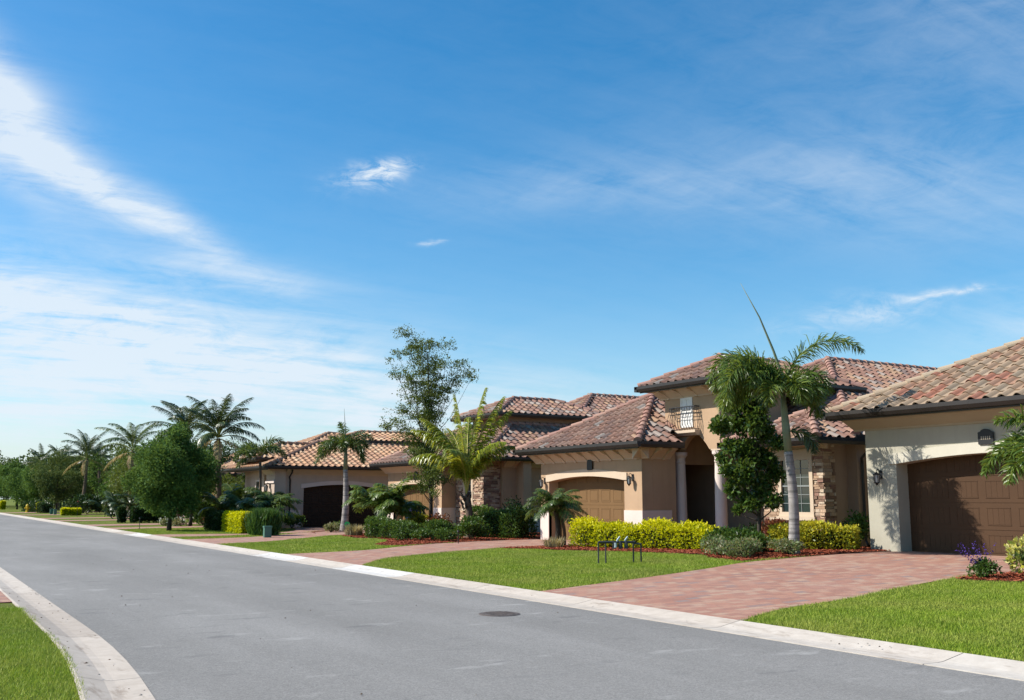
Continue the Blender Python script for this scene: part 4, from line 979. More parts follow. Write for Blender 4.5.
# palm at the right edge, in the bed by house A
b = Vector((16.1, 9.2, h(16.1, 9.2)))
P5 = thing('foxtail_palm', b, 'foxtail palm whose bushy fronds hang in front of the brown garage door', 'palm tree', 'palms in front of the houses')
palm_trunk(P5, b, b+UP*1.3, .13, .09, M['bark_pale'], bulge=.3)
m = MB(); m.tube([b+UP*1.28, b+UP*1.65, b+UP*1.92], [.09, .08, .05], 10); m.build('crownshaft', M['shaft'], P5, smooth=True)
for (th, el, L, dr) in ((180, 60, 1.25, 150), (168, 42, 1.55, 120), (192, 30, 1.35, 110), (175, 75, 1.45, 100), (205, 55, 1.3, 140), (150, 60, 1.3, 130), (0, 50, 1.3, 130), (30, 60, 1.3, 130), (-30, 45, 1.2, 130), (270, 50, 1.1, 140), (90, 60, 1.3, 120), (230, 40, 1.1, 140)):
    frond(P5, b+UP*1.88+IR*-.06, th, el, L, dr, LG['palm_m'], M['rachis'], plumose=True, nl=58, ll=.36, lw=.026, sag=.5)

# the farther coconut palms
def coco(base, th_, L, nf, label, mat=LG['palm_dk'], dead=0, trunk_r=.15, seed=0, group='coconut palms farther down the street', nl=40, el_hi=84):
    random.seed(seed+50); b = Vector((base[0], base[1], h(base[0], base[1]))); root = thing('coconut_palm', b, label, 'palm tree', group)
    t_ = b+UP*th_+IR*random.uniform(-.3, .3); palm_trunk(root, b, t_, trunk_r*1.3, trunk_r*.8, M['bark_brown'], bulge=.3)
    for k in range(nf):
        th = k*137.5+seed*31; el = el_hi-72*(k/nf)**1.5
        frond(root, t_+UP*.05, th, el, L*random.uniform(.85, 1.1), random.uniform(55, 95) if el > 30 else random.uniform(60, 90), mat, M['rachis'], r0=.035, nl=nl+26, ll=.72, lw=.040, sag=.9, Vang=48, s0=.2)
    for k in range(dead):
        frond(root, t_-UP*.05, k*97+190, -10, L*.8, 60, LG['dead'], M['rachis_y'], r0=.03, nl=26, ll=.5, lw=.06, sag=.9)
    return root
coco((16, 59.7), 5.0, 3.1, 22, 'tallest coconut palm with full dark crown, behind the clipped cube hedges', dead=3, seed=1)
coco((17.5, 76), 6.3, 3.2, 18, 'coconut palm rising directly behind the dense round shade tree', seed=2, dead=1)
coco((15.5, 84), 5.2, 3.4, 14, 'leaning coconut palm with pale ribs, past the round shade tree', seed=3, dead=2, mat=LG['palm'])
coco((15.5, 108), 5.4, 3.6, 17, 'bushy coconut palm with a dead brown frond sweeping to the lawn', seed=4, dead=4)
coco((18.5, 117), 5.2, 2.8, 14, 'small dark palm next to the bushy palm with the dead frond', seed=5)
coco((17, 138), 5.6, 3.4, 13, 'palm with silvery drooping fronds before the far woodland', seed=6, dead=3)
coco((24, 100), 5.8, 2.8, 13, 'palm top showing behind the leaning coconut palm', seed=7)
coco((17, 156), 6.2, 3.2, 12, 'most distant palm, its crown level with the far woodland', seed=9, dead=1)
b = Vector((15.3, 49.6, .05)); P6 = thing('foxtail_palm', b, 'foxtail palm at the mauve house entry, fronds curling over the orange roof', 'palm tree', 'palms in front of the houses')
palm_trunk(P6, b, b+UP*3.3, .075, .06, M['bark_brown'])
for (th, el, L, dr) in ((20, 86, 1.7, 135), (0, 40, 1.5, 100), (180, 50, 1.5, 120), (200, 30, 1.5, 100), (330, 60, 1.5, 130), (160, 65, 1.5, 120), (250, 50, 1.3, 130), (90, 60, 1.4, 120), (210, 5, 1.4, 80)):
    frond(P6, b+UP*3.6, th, el, L, dr, LG['palm'], M['rachis'], plumose=True, nl=40, ll=.42, lw=.034, sag=.5)
random.seed(11)
# cane palms (palm like big shrubs)
def cane_palm(x, y, H, n, label, spread=.5, mat=LG['palm'], group='clumping palms', L=1.1, lw=.03, elr=(30, 86)):
    b = Vector((x, y, h(x, y))); root = thing('clumping_palm', b, label, 'palm', group)
    m = MB(); tops = []
    for k in range(7):
        a = k*2.4; p = b+(IR*math.cos(a)+AW*math.sin(a))*spread*.4*random.random(); q = p+(IR*math.cos(a)+AW*math.sin(a))*spread*.5+UP*H*random.uniform(.3, .55); m.tube([p-UP*.03, p.lerp(q, .5), q], [.035, .03, .022], 6); tops.append(q)
    m.build('stems', M['shaft'], root)
    for k in range(n):
        frond(root, tops[k % 7], k*137.5, random.uniform(*elr), L*random.uniform(.8, 1.15), random.uniform(70, 120), mat, M['rachis'], r0=.014, nl=34, ll=.46, lw=lw, sag=.45, s0=.1)
    return root
cane_palm(16.3, 36.6, 2.4, 80, 'big bushy clumping palm in front of the arched garage, beside the green sign', .9, LG['palm_m'], L=1.25, lw=.04)
cane_palm(14.4, 48.0, 2.3, 84, 'wide clumping palm screening the entry of the mauve house', 1.5, LG['palm'], L=1.7, lw=.045)
cane_palm(13.8, 77.5, 1.9, 26, 'dark glossy clumping palm at the corner of a far driveway', 1.4, LG['palm_dk'], L=1.6, lw=.06)

def hedge(name, p0, p1, width, height, mat, n, ls, label, cat='hedge', group='hedges in the front gardens', wob=.05, core=None, rough=.06, zb=None, tone_top=.2, loose=0):
    """clipped hedge between two ground points; leaves fill the outer shell over stems and a solid dark core"""
    a = Vector((p0[0], p0[1], 0)); b_ = Vector((p1[0], p1[1], 0)); u = (b_-a); L = u.length; u.normalize(); v = Vector((-u.y, u.x, 0))
    mid = (a+b_)/2; z0 = h(mid.x, mid.y) if zb is None else zb; root = thing(name, (mid.x, mid.y, z0), label, cat, group)
    W = width; H = height
    def bulk(s, t, z): return 1+wob*math.sin(s*3.1+z*2)+wob*math.sin(s*7.3+t*3)
    area = 2*(L*H+W*H)+L*W; P = []; D = []; T = []
    for (fa, nrm) in ((L*H, 'v'), (L*H, '-v'), (W*H, 'u'), (W*H, '-u'), (L*W, 'z')):
        k = int(n*fa/area); s = rng.uniform(0, L, k); t = rng.uniform(-W/2, W/2, k); z = rng.uniform(.04 if H > .3 else 0, H, k)
        if nrm == 'v': t[:] = W/2
        if nrm == '-v': t[:] = -W/2
        if nrm == 'u': s[:] = L
        if nrm == '-u': s[:] = 0
        if nrm == 'z': z[:] = H
        f_ = 1+wob*np.sin(s*3.1+z*2)+wob*np.sin(s*7.3+t*3)
        dep = rng.exponential(rough, k); nn = {'v': (0,1,0), '-v': (0,-1,0), 'u': (1,0,0), '-u': (-1,0,0), 'z': (0,0,1)}[nrm]
        s = s-nn[0]*dep; t = t*f_-nn[1]*dep; z = z*(1+wob*np.sin(s*5)+wob*np.sin(s*2.2+1)+loose*np.sin(s*4.3)*np.sin(s*9))-nn[2]*dep
        # round the top edges
        edge = np.maximum(0, (z-H*.8)/(H*.2)); t = t*(1-.10*edge)
        s = s+rng.normal(0, rough*.5, k); t = t+rng.normal(0, rough*.4, k); z = np.maximum(z+rng.normal(0, rough*.5, k), .02)
        P.append(np.array(a)[None]+np.outer(s, u)+np.outer(t, v)+np.outer(z+z0, UP)); d = np.array(u)*nn[0]+np.array(v)*nn[1]+np.array(UP)*nn[2]; D.append(np.repeat(d[None], k, 0))
    P = np.concatenate(P); D = np.concatenate(D)
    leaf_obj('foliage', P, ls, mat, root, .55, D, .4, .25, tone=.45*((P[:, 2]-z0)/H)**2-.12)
    m = MB(); q = rough*1.8
    for i in range(max(1, int(L/.4))):
        s = (i+.5)*L/max(1, int(L/.4)); c = a+u*s+UP*(z0-.02)
        for k in range(3): m.tube([c+v*random.uniform(-.1, .1)*W, c+UP*H*.5+v*random.uniform(-.3, .3)*W+u*random.uniform(-.1, .1), c+UP*H*.85+v*random.uniform(-.4, .4)*W+u*random.uniform(-.15, .15)], [.014, .01, .005], 5)
    m.build('stems', M['bark_dark'], root)
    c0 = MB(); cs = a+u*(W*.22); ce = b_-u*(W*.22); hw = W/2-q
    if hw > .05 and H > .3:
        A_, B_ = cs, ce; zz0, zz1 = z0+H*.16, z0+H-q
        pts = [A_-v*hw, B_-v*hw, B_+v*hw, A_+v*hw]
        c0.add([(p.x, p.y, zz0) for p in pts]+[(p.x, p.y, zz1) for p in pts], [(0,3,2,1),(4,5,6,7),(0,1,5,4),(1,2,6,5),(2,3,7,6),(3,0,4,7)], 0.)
        c0.build('inner_core', M['innerhedge'], root)  # plain dark box that blocks the view through the leaves
    return root
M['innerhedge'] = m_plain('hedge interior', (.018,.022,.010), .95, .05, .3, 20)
def shrub(name, x, y, r, H, mat, n, ls, label, cat='shrub', group='garden shrubs', aspect=.5, up=.3, z=None, fl=None):
    z0 = h(x, y) if z is None else z; root = thing(name, (x, y, z0), label, cat, group)
    P = []; D = []
    k0 = 9
    for k in range(k0):
        a = k*2.4+random.uniform(-.5, .5); rr = r*.72*math.sqrt(k/k0); c = (x+rr*math.cos(a), y+rr*math.sin(a), z0+H*(.60-.28*(k/k0)+random.uniform(-.12, .18))); p, d = sphere_pts(c, r*random.uniform(.30, .55), n//k0, .3, H/(2*r)*1.25); P.append(p); D.append(d)
    P = np.concatenate(P); D = np.concatenate(D); P[:, 2] = np.maximum(P[:, 2], z0+.02)
    leaf_obj('foliage', P, ls, mat, root, aspect, D, .4, up)
    m = MB()
    for k in range(7): a = k*.9; m.tube([(x, y, z0-.02), (x+r*.3*math.cos(a), y+r*.3*math.sin(a), z0+H*.4), (x+r*.6*math.cos(a), y+r*.6*math.sin(a), z0+H*.75)], [.014, .01, .004], 5)
    m.build('stems', M['bark_dark'], root)
    if fl:
        mt, nf, fs_ = fl; pf, df = sphere_pts((x, y, z0+H*.62), r*.9, nf, .8, H/(2*r)); pf[:, 2] = np.maximum(pf[:, 2], z0+.08); leaf_obj('flowers', pf, fs_, mt, root, .8, df, .6, .3)
    return root
def tuft(name, x, y, r, H, mat, n, label, cat='ornamental grass', group='garden shrubs', w=.012, spread=.7):
    z0 = h(x, y); root = thing(name, (x, y, z0), label, cat, group); vs = []; fs = []; rn = []
    for k in range(n):
        a = random.uniform(0, 6.283); q = r*math.sqrt(random.random())*.6; p = Vector((x+q*math.cos(a), y+q*math.sin(a), z0-.01)); o = Vector((math.cos(a), math.sin(a), 0)); sp_ = random.random()*spread*r
        hh_ = H*random.uniform(.6, 1.1); m1 = p+o*sp_*.35+UP*hh_*.6; e = p+o*sp_*1.1+UP*hh_*(1-.25*sp_/max(r, .01)); s_ = Vector((-math.sin(a+random.uniform(-1, 1)), math.cos(a), 0)).normalized()*w
        i = len(vs); vs += [p-s_, p+s_, m1+s_*.8, m1-s_*.8, e]; fs += [(i, i+1, i+2, i+3), (i+3, i+2, i+4)]; v_ = random.betavariate(2, 2); rn += [v_, v_]
    raw_obj('blades', vs, fs, mat, root, rnd=rn); return root

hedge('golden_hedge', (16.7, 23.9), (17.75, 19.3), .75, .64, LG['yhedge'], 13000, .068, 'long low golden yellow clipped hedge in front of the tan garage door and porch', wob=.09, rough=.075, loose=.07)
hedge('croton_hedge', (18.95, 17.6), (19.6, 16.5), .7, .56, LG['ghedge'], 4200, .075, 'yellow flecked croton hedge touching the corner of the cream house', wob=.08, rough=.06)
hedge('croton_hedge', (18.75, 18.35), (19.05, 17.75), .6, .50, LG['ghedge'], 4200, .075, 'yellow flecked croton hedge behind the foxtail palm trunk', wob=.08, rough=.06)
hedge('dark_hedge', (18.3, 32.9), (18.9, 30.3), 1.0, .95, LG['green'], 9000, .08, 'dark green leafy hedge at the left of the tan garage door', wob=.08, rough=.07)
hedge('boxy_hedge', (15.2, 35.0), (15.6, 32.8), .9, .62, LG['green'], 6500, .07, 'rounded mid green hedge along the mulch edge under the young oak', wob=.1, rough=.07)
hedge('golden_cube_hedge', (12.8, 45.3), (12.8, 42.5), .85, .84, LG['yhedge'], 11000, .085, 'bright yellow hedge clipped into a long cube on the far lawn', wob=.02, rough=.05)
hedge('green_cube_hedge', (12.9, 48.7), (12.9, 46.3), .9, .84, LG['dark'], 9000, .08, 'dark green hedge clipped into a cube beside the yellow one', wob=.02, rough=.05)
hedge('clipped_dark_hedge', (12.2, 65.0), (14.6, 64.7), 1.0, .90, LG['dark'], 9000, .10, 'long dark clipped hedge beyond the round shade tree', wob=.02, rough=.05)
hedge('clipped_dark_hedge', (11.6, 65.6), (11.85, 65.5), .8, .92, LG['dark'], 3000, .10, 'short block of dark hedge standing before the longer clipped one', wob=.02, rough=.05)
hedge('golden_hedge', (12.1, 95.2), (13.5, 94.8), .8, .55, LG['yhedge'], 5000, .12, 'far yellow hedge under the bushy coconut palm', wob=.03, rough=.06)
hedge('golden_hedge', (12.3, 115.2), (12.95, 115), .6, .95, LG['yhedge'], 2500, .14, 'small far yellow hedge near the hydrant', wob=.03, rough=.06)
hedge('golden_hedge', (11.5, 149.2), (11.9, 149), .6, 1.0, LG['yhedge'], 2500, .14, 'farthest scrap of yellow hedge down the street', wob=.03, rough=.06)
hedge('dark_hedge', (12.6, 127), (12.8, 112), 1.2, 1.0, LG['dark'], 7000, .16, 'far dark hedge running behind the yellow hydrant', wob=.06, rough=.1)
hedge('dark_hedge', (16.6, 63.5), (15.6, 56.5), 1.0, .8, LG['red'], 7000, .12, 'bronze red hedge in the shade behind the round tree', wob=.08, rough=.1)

SH = [('leafy_shrub', 17.55, 18.75, .62, .55, 'green', 2600, .085, 'mid green shrub at the end of the golden hedge'),
 ('leafy_shrub', 17.25, 17.75, .6, .62, 'green', 2600, .085, 'mid green shrub in front of the dark broadleaf tree'),
 ('croton_shrub', 19.4, 18.9, .5, .75, 'red', 1500, .10, 'reddish bronze shrub under the stone faced window'),
 ('leafy_shrub', 19.9, 19.9, .5, .6, 'dark', 1400, .09, 'dark shrub at the foot of the porch column'),
 ('leafy_shrub', 20.6, 17.3, .45, 1.0, 'green', 1300, .10, 'tall thin green shrub in the gap beside the cream house'),
 ('leafy_shrub', 16.2, 31.6, .75, .75, 'green', 2200, .09, 'mid green shrub left of the coconut palm trunk'),
 ('leafy_shrub', 16.9, 30.6, .7, .8, 'green', 2200, .09, 'bright green shrub right of the coconut palm trunk'),
 ('croton_shrub', 17.6, 34.4, .6, .85, 'red', 1500, .10, 'bronze red shrub behind the oak trunk'),
 ('leafy_shrub', 17.9, 37.0, .6, 1.0, 'ghedge', 1700, .10, 'yellow green shrub peeking out behind the oak trunk'),
 ('leafy_shrub', 20.5, 33.5, .9, 1.5, 'dark', 2500, .10, 'tall dark shrub against the shaded wall left of the tan garage'),
 ('leafy_shrub', 16.8, 48.9, .6, .8, 'green', 1300, .12, 'low shrub at the lamp pier of the mauve house'),
 ('leafy_shrub', 15.2, 50.5, 1.1, 1.3, 'green', 2400, .14, 'loose green bush in front of the mauve house entry'),
 ('leafy_shrub', 14.6, 57.5, 1.2, 1.6, 'green', 2400, .16, 'green bush behind the clipped golden cube'),
 ('leafy_shrub', 16.5, 88, 2.0, 2.2, 'dark', 3000, .22, 'dark rounded bush under the far palms'),
 ('leafy_shrub', 14.8, 84.5, 1.2, .7, 'dark', 1600, .18, 'low dark bush on the far mulch bed'),
 ('leafy_shrub', 15, 101, 2.2, 2.0, 'dark', 3000, .25, 'wide dark bush near the yellow hydrant'),
 ('leafy_shrub', 17.0, 66, 1.2, 1.3, 'green', 2400, .18, 'bush behind the bronze hedge')]
for (nm, x, y, r, H, mt, n, ls, lb) in SH: shrub(nm, x, y, r, H, LG[mt], n, ls, lb)
for i, (x, y) in enumerate(((16.15, 17.6), (16.5, 17.05), (16.05, 16.75))):
    shrub('flecked_shrub', x, y, .46, .46, LG['grey'], 1900, .06, ['pale flecked low shrub nearest the lawn corner', 'pale flecked low shrub in front of the palm trunk', 'pale flecked low shrub at the driveway edge'][i])
shrub('flecked_shrub', 17.3, 16.55, .48, .46, LG['grey'], 1900, .055, 'pale flecked low shrub right of the palm trunk on red mulch')
for i, (x, y) in enumerate(((14.9, 31.9), (15.3, 31.1), (15.7, 30.3))):
    shrub('flecked_shrub', x, y, .5, .46, LG['green'], 1400, .07, ['low leafy shrub left in the row below the coconut palm', 'low leafy shrub in the middle of the row below the coconut palm', 'low leafy shrub on the driveway side of the row below the coconut palm'][i])
shrub('flowering_shrub', 12.75, 55.7, .5, .42, LG['grey'], 900, .10, 'whitish flowering shrub beyond the round tree trunk', fl=(LG['white'], 90, .10))
shrub('flowering_shrub', 12.6, 57.6, .4, .4, LG['grey'], 700, .10, 'smaller whitish flowering shrub to the left of the tree trunk', fl=(LG['white'], 60, .10))
# golden croton and purple salvia at the right bed
shrub('golden_croton', 16.1, 10.0, .36, .62, LG['grey'], 900, .10, 'croton bush with cream and yellow leaves at the lawn edge by the brown garage', aspect=.35, up=.5, fl=(LG['croton'], 420, .075))
sv = shrub('purple_salvia', 15.5, 10.45, .24, .36, LG['green'], 900, .055, 'small green plant with purple flower spikes leaning over the pavers', cat='flower')
vs = []; C0 = []
for k in range(13):
    a = math.pi*(.35+k*.10); d = IR*math.cos(a)*.8+AW*random.uniform(-.3, .3)+UP*random.uniform(.7, 1.2); 
    b0 = Vector((15.5, 10.45, h(15.5, 10.4)+.25))+IR*math.cos(a)*.16
    for j in range(22): C0.append(b0+d*(j/22*.34)+Vector((random.gauss(0, .008), random.gauss(0, .008), 0)))
leaf_obj('flower_spikes', np.array(C0), .032, LG['purple'], sv, .6)
tuft('ornamental_grass', 16.05, 24.2, .40, .36, LG['pale'], 220, 'pale straw coloured grass tuft beside the little date palm')
tuft('ornamental_grass', 15.3, 37.2, .5, .5, LG['pale'], 320, 'pale variegated grass tuft at the foot of the big clumping palm', w=.018)
tuft('ornamental_grass', 15.6, 35.9, .5, .45, LG['pale'], 320, 'second pale grass tuft on the driveway side of the clumping palm', w=.018)
for i, (x, y) in enumerate(((17.1, 43.6), (16.6, 42.9), (16.2, 42.0))):
    shrub('low_shrub', x, y, .4, .45, LG['grey' if i else 'green'], 700, .08, ['low green shrub left of the grey palm trunk by the dark garage', 'low pale shrub at the foot of the grey palm trunk', 'low pale shrub right of the grey palm trunk'][i])
def blade_hedge(x0, y0, x1, y1, r, H, n, label):
    cx, cy = (x0+x1)/2, (y0+y1)/2; z0 = h(cx, cy); root = thing('grassy_shrub', (cx, cy, z0), label, 'shrub', 'garden shrubs'); vs = []; fs = []; rn = []
    for k in range(n):
        t_ = random.random(); p = Vector((x0+(x1-x0)*t_+random.uniform(-r, r)*.8, y0+(y1-y0)*t_+random.uniform(-r, r)*.8, z0-.01)); d = Vector((random.gauss(0, .16), random.gauss(0, .16), 1)); hh_ = H*random.uniform(.5, 1.1); a = random.uniform(0, 6.3); s_ = Vector((math.cos(a), math.sin(a), 0))*.018
        for q in range(3):
            zz = hh_*(.1+.3*q); p1 = p+d*zz; e = p1+Vector((random.gauss(0, .10), random.gauss(0, .10), hh_*.38)); i = len(vs); vs += [p1-s_, p1+s_, e]; fs += [(i, i+1, i+2)]; rn.append(random.betavariate(2, 2))
    raw_obj('blades', vs, fs, LG['blade'], root, rnd=rn); return root
blade_hedge(12.35, 40.1, 12.75, 39.6, .38, .98, 5200, 'clump of tall upright grassy shrubs around the green utility box')

# woods beyond
def woods(n, xr, yr, hr, seed, label_name='woods', leafn=260, ls=.45, mat=None):
    random.seed(seed); P = []; T = MB()
    for k in range(n):
        x = random.uniform(*xr); y = random.uniform(*yr); H = random.uniform(*hr); z0 = .05; r = H*random.uniform(.28, .42)
        T.tube([(x, y, z0-.2), (x, y, z0+H*.7)], [.16, .07], 5)
        for j in range(9):
            a = random.uniform(0, 6.3); q = r*random.uniform(.1, .9); c = (x+q*math.cos(a), y+q*math.sin(a), z0+H*random.uniform(.25, .88)); p, d = sphere_pts(c, r*random.uniform(.35, .6), leafn//9, .4, .9); P.append(p)
    P = np.concatenate(P); v, f = leaves(P, ls, .6); r_ = rng.beta(2, 2.2, len(f))
    vs = np.concatenate([v, np.array(T.v)]); fs = [tuple(a) for a in f]+[tuple(i+len(v) for i in a) for a in T.f]
    o = raw_obj(label_name, vs, fs, mat or LG['wood'], rnd=list(r_)+[.0]*len(T.f)); return tag(o, kind='stuff')
woods(130, (-60, 95), (196, 232), (8.5, 10.8), 1, leafn=900, ls=.5)
woods(34, (9.5, 45), (170, 196), (6.5, 8.6), 2, leafn=1500, ls=.38)
# garden trees between the far houses, one by one
def mid_tree(x, y, H, r, label, mat='round', ls=.2, n=4200, seed=0):
    ls *= .68; n = int(n*2.2)
    random.seed(seed); cl = [(random.gauss(0, r*.45), H*random.uniform(.35, .9), r*random.uniform(.3, .5)) for _ in range(16)]
    return tree('garden_tree', (x, y, h(x, y)), cl, n, ls, LG[mat], M['bark_dark'], .10, label, 'tree', 'garden trees', trunk_top=H*.25, depth=r*.7, shell=.3, sub=6, dense=.6)
mid_tree(13.6, 56.2, 4.0, 1.7, 'second round tree just behind the dense shade tree', seed=1)
mid_tree(14.8, 68.5, 4.6, 1.9, 'dark leafy tree left of the tallest coconut palm', seed=2)
mid_tree(16.2, 80, 4.4, 2.3, 'olive green tree under the leaning coconut palm', 'oak', seed=3, n=5200)
mid_tree(17.8, 96, 4.8, 2.4, 'olive green tree between the two clumps of palms', 'oak', .26, seed=4)
mid_tree(14.5, 119, 4.6, 2.4, 'grey green round tree beyond the dead palm frond', 'wood', .28, seed=5)
mid_tree(14.5, 133, 5.0, 2.8, 'tree over the farthest yellow hedge', 'round', .32, seed=6)
mid_tree(13.5, 150, 5.6, 3.0, 'leafy tree at the far end of the street', 'round', .36, seed=7)
mid_tree(19, 110, 5.6, 2.6, 'dark tree behind the small dark palm', 'round', .30, seed=8)
mid_tree(22, 128, 6.4, 3.2, 'tall olive tree in front of the woodland', 'wood', .36, seed=9)
mid_tree(21.5, 88.5, 5.4, 2.6, 'dark tree filling the space behind the round shade tree', 'round', .26, seed=10)
mid_tree(20.5, 66.5, 3.6, 1.6, 'bushy tree beside the orange tiled gable', 'round', .2, seed=12)
mid_tree(16.5, 143, 6.0, 3.2, 'broad tree between the last two palms', 'wood', .36, seed=13, n=5200)
mid_tree(13.2, 168, 6.5, 3.6, 'last tree before the woodland', 'round', .42, seed=14, n=5200)
mid_tree(19.5, 74, 5.6, 2.6, 'dark tree rising between the tallest palm and the round tree', seed=15, n=5200)
mid_tree(18.5, 90, 6.0, 2.8, 'olive tree behind the leaning coconut palm trunk', 'oak', .24, seed=16, n=5200)
mid_tree(20, 103, 6.4, 3.0, 'dark green tree behind the bushy coconut palm', 'round', .28, seed=17, n=5200)
mid_tree(17, 126, 6.6, 3.2, 'grey green tree between the small dark palm and the silvery one', 'wood', .32, seed=18, n=5200)
mid_tree(17.5, 61, 3.6, 1.5, 'small leafy tree behind the bronze hedge', 'oak', .18, seed=19)
random.seed(21)

# ------------------------------------------------------------------ street and garden objects
mc = MB(); mc.lathe((7.02, 11.92, .0), [(.28, .0), (.28, .010), (.26, .014), (.26, .011), (.25, .011), (.25, .016), (.0, .016)], 32)
for i in range(-4, 5):
    for j in range(-4, 5):
        if math.hypot(i, j)*.055 < .22: mc.box(7.02+i*.055-.016, 7.02+i*.055+.016, 11.92+j*.055-.016, 11.92+j*.055+.016, .0165, .021)
tag(mc.build('manhole_cover', m_plain('rusty cast iron', (.10,.08,.07), .7, .4, .3, 14, .4)), 'round rusty iron manhole cover set in the grey road', 'manhole cover')

dv = []; df = []; dr = []
for k in range(150):
    if k < 75: x = random.uniform(2.1, 8.2); y = random.uniform(6, 34)
    elif k < 118: y = random.uniform(6.5, 20); x = xe(y)-random.uniform(.02, .46)
    else: y = random.uniform(7, 30); x = random.uniform(8.36, 8.9)
    z = .012 if 2.0 < x < 8.3 else .05
    r = random.uniform(.004, .014); i = len(dv)
    for (a, b_, c_) in ((1,0,0), (0,1,0), (-1,0,0), (0,-1,0), (0,0,.8), (0,0,-.3)): dv.append((x+a*r*random.uniform(.7, 1.5), y+b_*r*random.uniform(.7, 1.5), z+c_*r))
    df += [(i,i+1,i+4), (i+1,i+2,i+4), (i+2,i+3,i+4), (i+3,i,i+4), (i+1,i,i+5), (i+2,i+1,i+5), (i+3,i+2,i+5), (i,i+3,i+5)]; dr += [random.random()]*8
tag(raw_obj('road_debris', dv, df, m_leaf('grit and leaf bits', (.04,.03,.025), (.12,.08,.05), (.35,.33,.30), 0, .9, .1), rnd=dr), kind='stuff')

# backflow preventer on the lawn
zb = h(13.3, 17.5); A0 = Vector((12.92, 17.75, zb)); A1 = Vector((13.72, 17.30, zb)); ud = (A1-A0).normalized()
bf = thing('backflow_preventer', (13.3, 17.5, zb), 'low black pipe assembly with valve handles standing on four legs in the lawn', 'pipe valve')
m = MB()
for a in (A0, A1):
    for k, o in enumerate((0, .16)):
        q = a+(ud*o if a is A0 else -ud*o)+AW*(0 if k == 0 else .04); tt = .46 if k == 0 else .45
        if a is A1 and k == 0: tt = .42
        m.tube([q-UP*.05, q+UP*(tt-.02), q+UP*tt], .017, 8)
m.build('riser_pipe', M['iron_pipe'], bf)
m = MB(); m.tube([A0+UP*.46, A1-ud*.12+UP*.46], .026, 8); m.tube([A1-ud*.16+UP*.43, A1+UP*.42], .02, 8); m.build('cross_pipe', M['iron_pipe'], bf)
mid = (A0+A1)/2+UP*.45
m = MB()
for s_ in (-.12, .02, .14): m.tube([mid+ud*s_-UP*.13, mid+ud*s_+UP*.03], [.045, .04], 8)
m.build('valve_body', M['iron_pipe'], bf)
for s_, d_ in ((-.07, (.5, .6)), (.10, (.5, .6))):
    m = MB(); p = mid+ud*s_; m.tube([p+UP*.0, p+UP*.06+ud*.03, p+UP*.13+ud*.08], [.02, .022, .018], 6); m.build('valve_handle', M['bluepipe'], bf)
m = MB(); p = mid-ud*.09-AW*.04; m.tube([p-UP*.10, p+UP*.0], [.03, .026], 8); m.build('relief_port', M['bluepipe'], bf)

# utility box
u0 = (12.05, 37.85); z = h(*u0); ub = thing('utility_box', (u0[0], u0[1], z), 'small green utility box in front of the grassy shrubs', 'utility box')
m = MB(); m.prism('z', [(u0[0]-.14, u0[1]-.10), (u0[0]+.12, u0[1]-.14), (u0[0]+.14, u0[1]+.10), (u0[0]-.12, u0[1]+.14)], z-.02, z+.38); m.build('cabinet', M['utility'], ub)
m = MB(); m.prism('z', [(u0[0]-.16, u0[1]-.115), (u0[0]+.135, u0[1]-.16), (u0[0]+.16, u0[1]+.115), (u0[0]-.135, u0[1]+.16)], z+.382, z+.44); m.build('lid', M['utility'], ub)
# round green sign on a stake
sx, sy = 16.3, 40.4; z = h(sx, sy); sg = thing('yard_sign', (sx, sy, z), 'small round bright green yard sign on a thin stake at the palm foot', 'sign')
m = MB(); m.tube([(sx, sy, z-.05), (sx, sy, z+.30)], .012, 6); m.build('stake', M['black'], sg)
def disc(c, nrm, r, th_): 
    mm = MB(); nrm = Vector(nrm).normalized(); mm.tube([Vector(c)-nrm*th_/2, Vector(c)+nrm*th_/2], r, 20); return mm
disc((sx, sy, z+.38), (-.52, -.85, 0), .12, .02).build('disc', M['lid_green'], sg)
disc((sx-.008, sy-.013, z+.38), (-.52, -.85, 0), .045, .012).build('centre_mark', M['utility'], sg)
# blue bins behind the clumping palm
bn = thing('wheeled_bin', (18.2, 37.8, h(18.2, 37.8)), 'dark blue wheeled bin mostly hidden behind the big clumping palm', 'bin')
z = h(18.2, 37.8); cx, cy = 18.2, 37.8
m = MB(); v0 = [(cx-.24, cy-.26, z+.06), (cx+.24, cy-.26, z+.06), (cx+.24, cy+.26, z+.06), (cx-.24, cy+.26, z+.06), (cx-.30, cy-.32, z+1.0), (cx+.30, cy-.32, z+1.0), (cx+.30, cy+.32, z+1.0), (cx-.30, cy+.32, z+1.0)]
m.add(v0, [(0,3,2,1),(4,5,6,7),(0,1,5,4),(1,2,6,5),(2,3,7,6),(3,0,4,7)]); m.build('bin_body', M['bin_blue'], bn)
m = MB(); m.prism('y', [(cx-.34, z+1.002), (cx+.34, z+1.002), (cx+.32, z+1.07), (cx-.1, z+1.11), (cx-.34, z+1.05)], cy-.34, cy+.34); m.build('lid', M['bin_blue'], bn)
for s_ in (-1, 1):
    m = MB(); m.tube([(cx+.25, cy+s_*.30-.03, z+.10), (cx+.25, cy+s_*.30+.03, z+.10)], .10, 14); m.build('wheel', M['black'], bn)
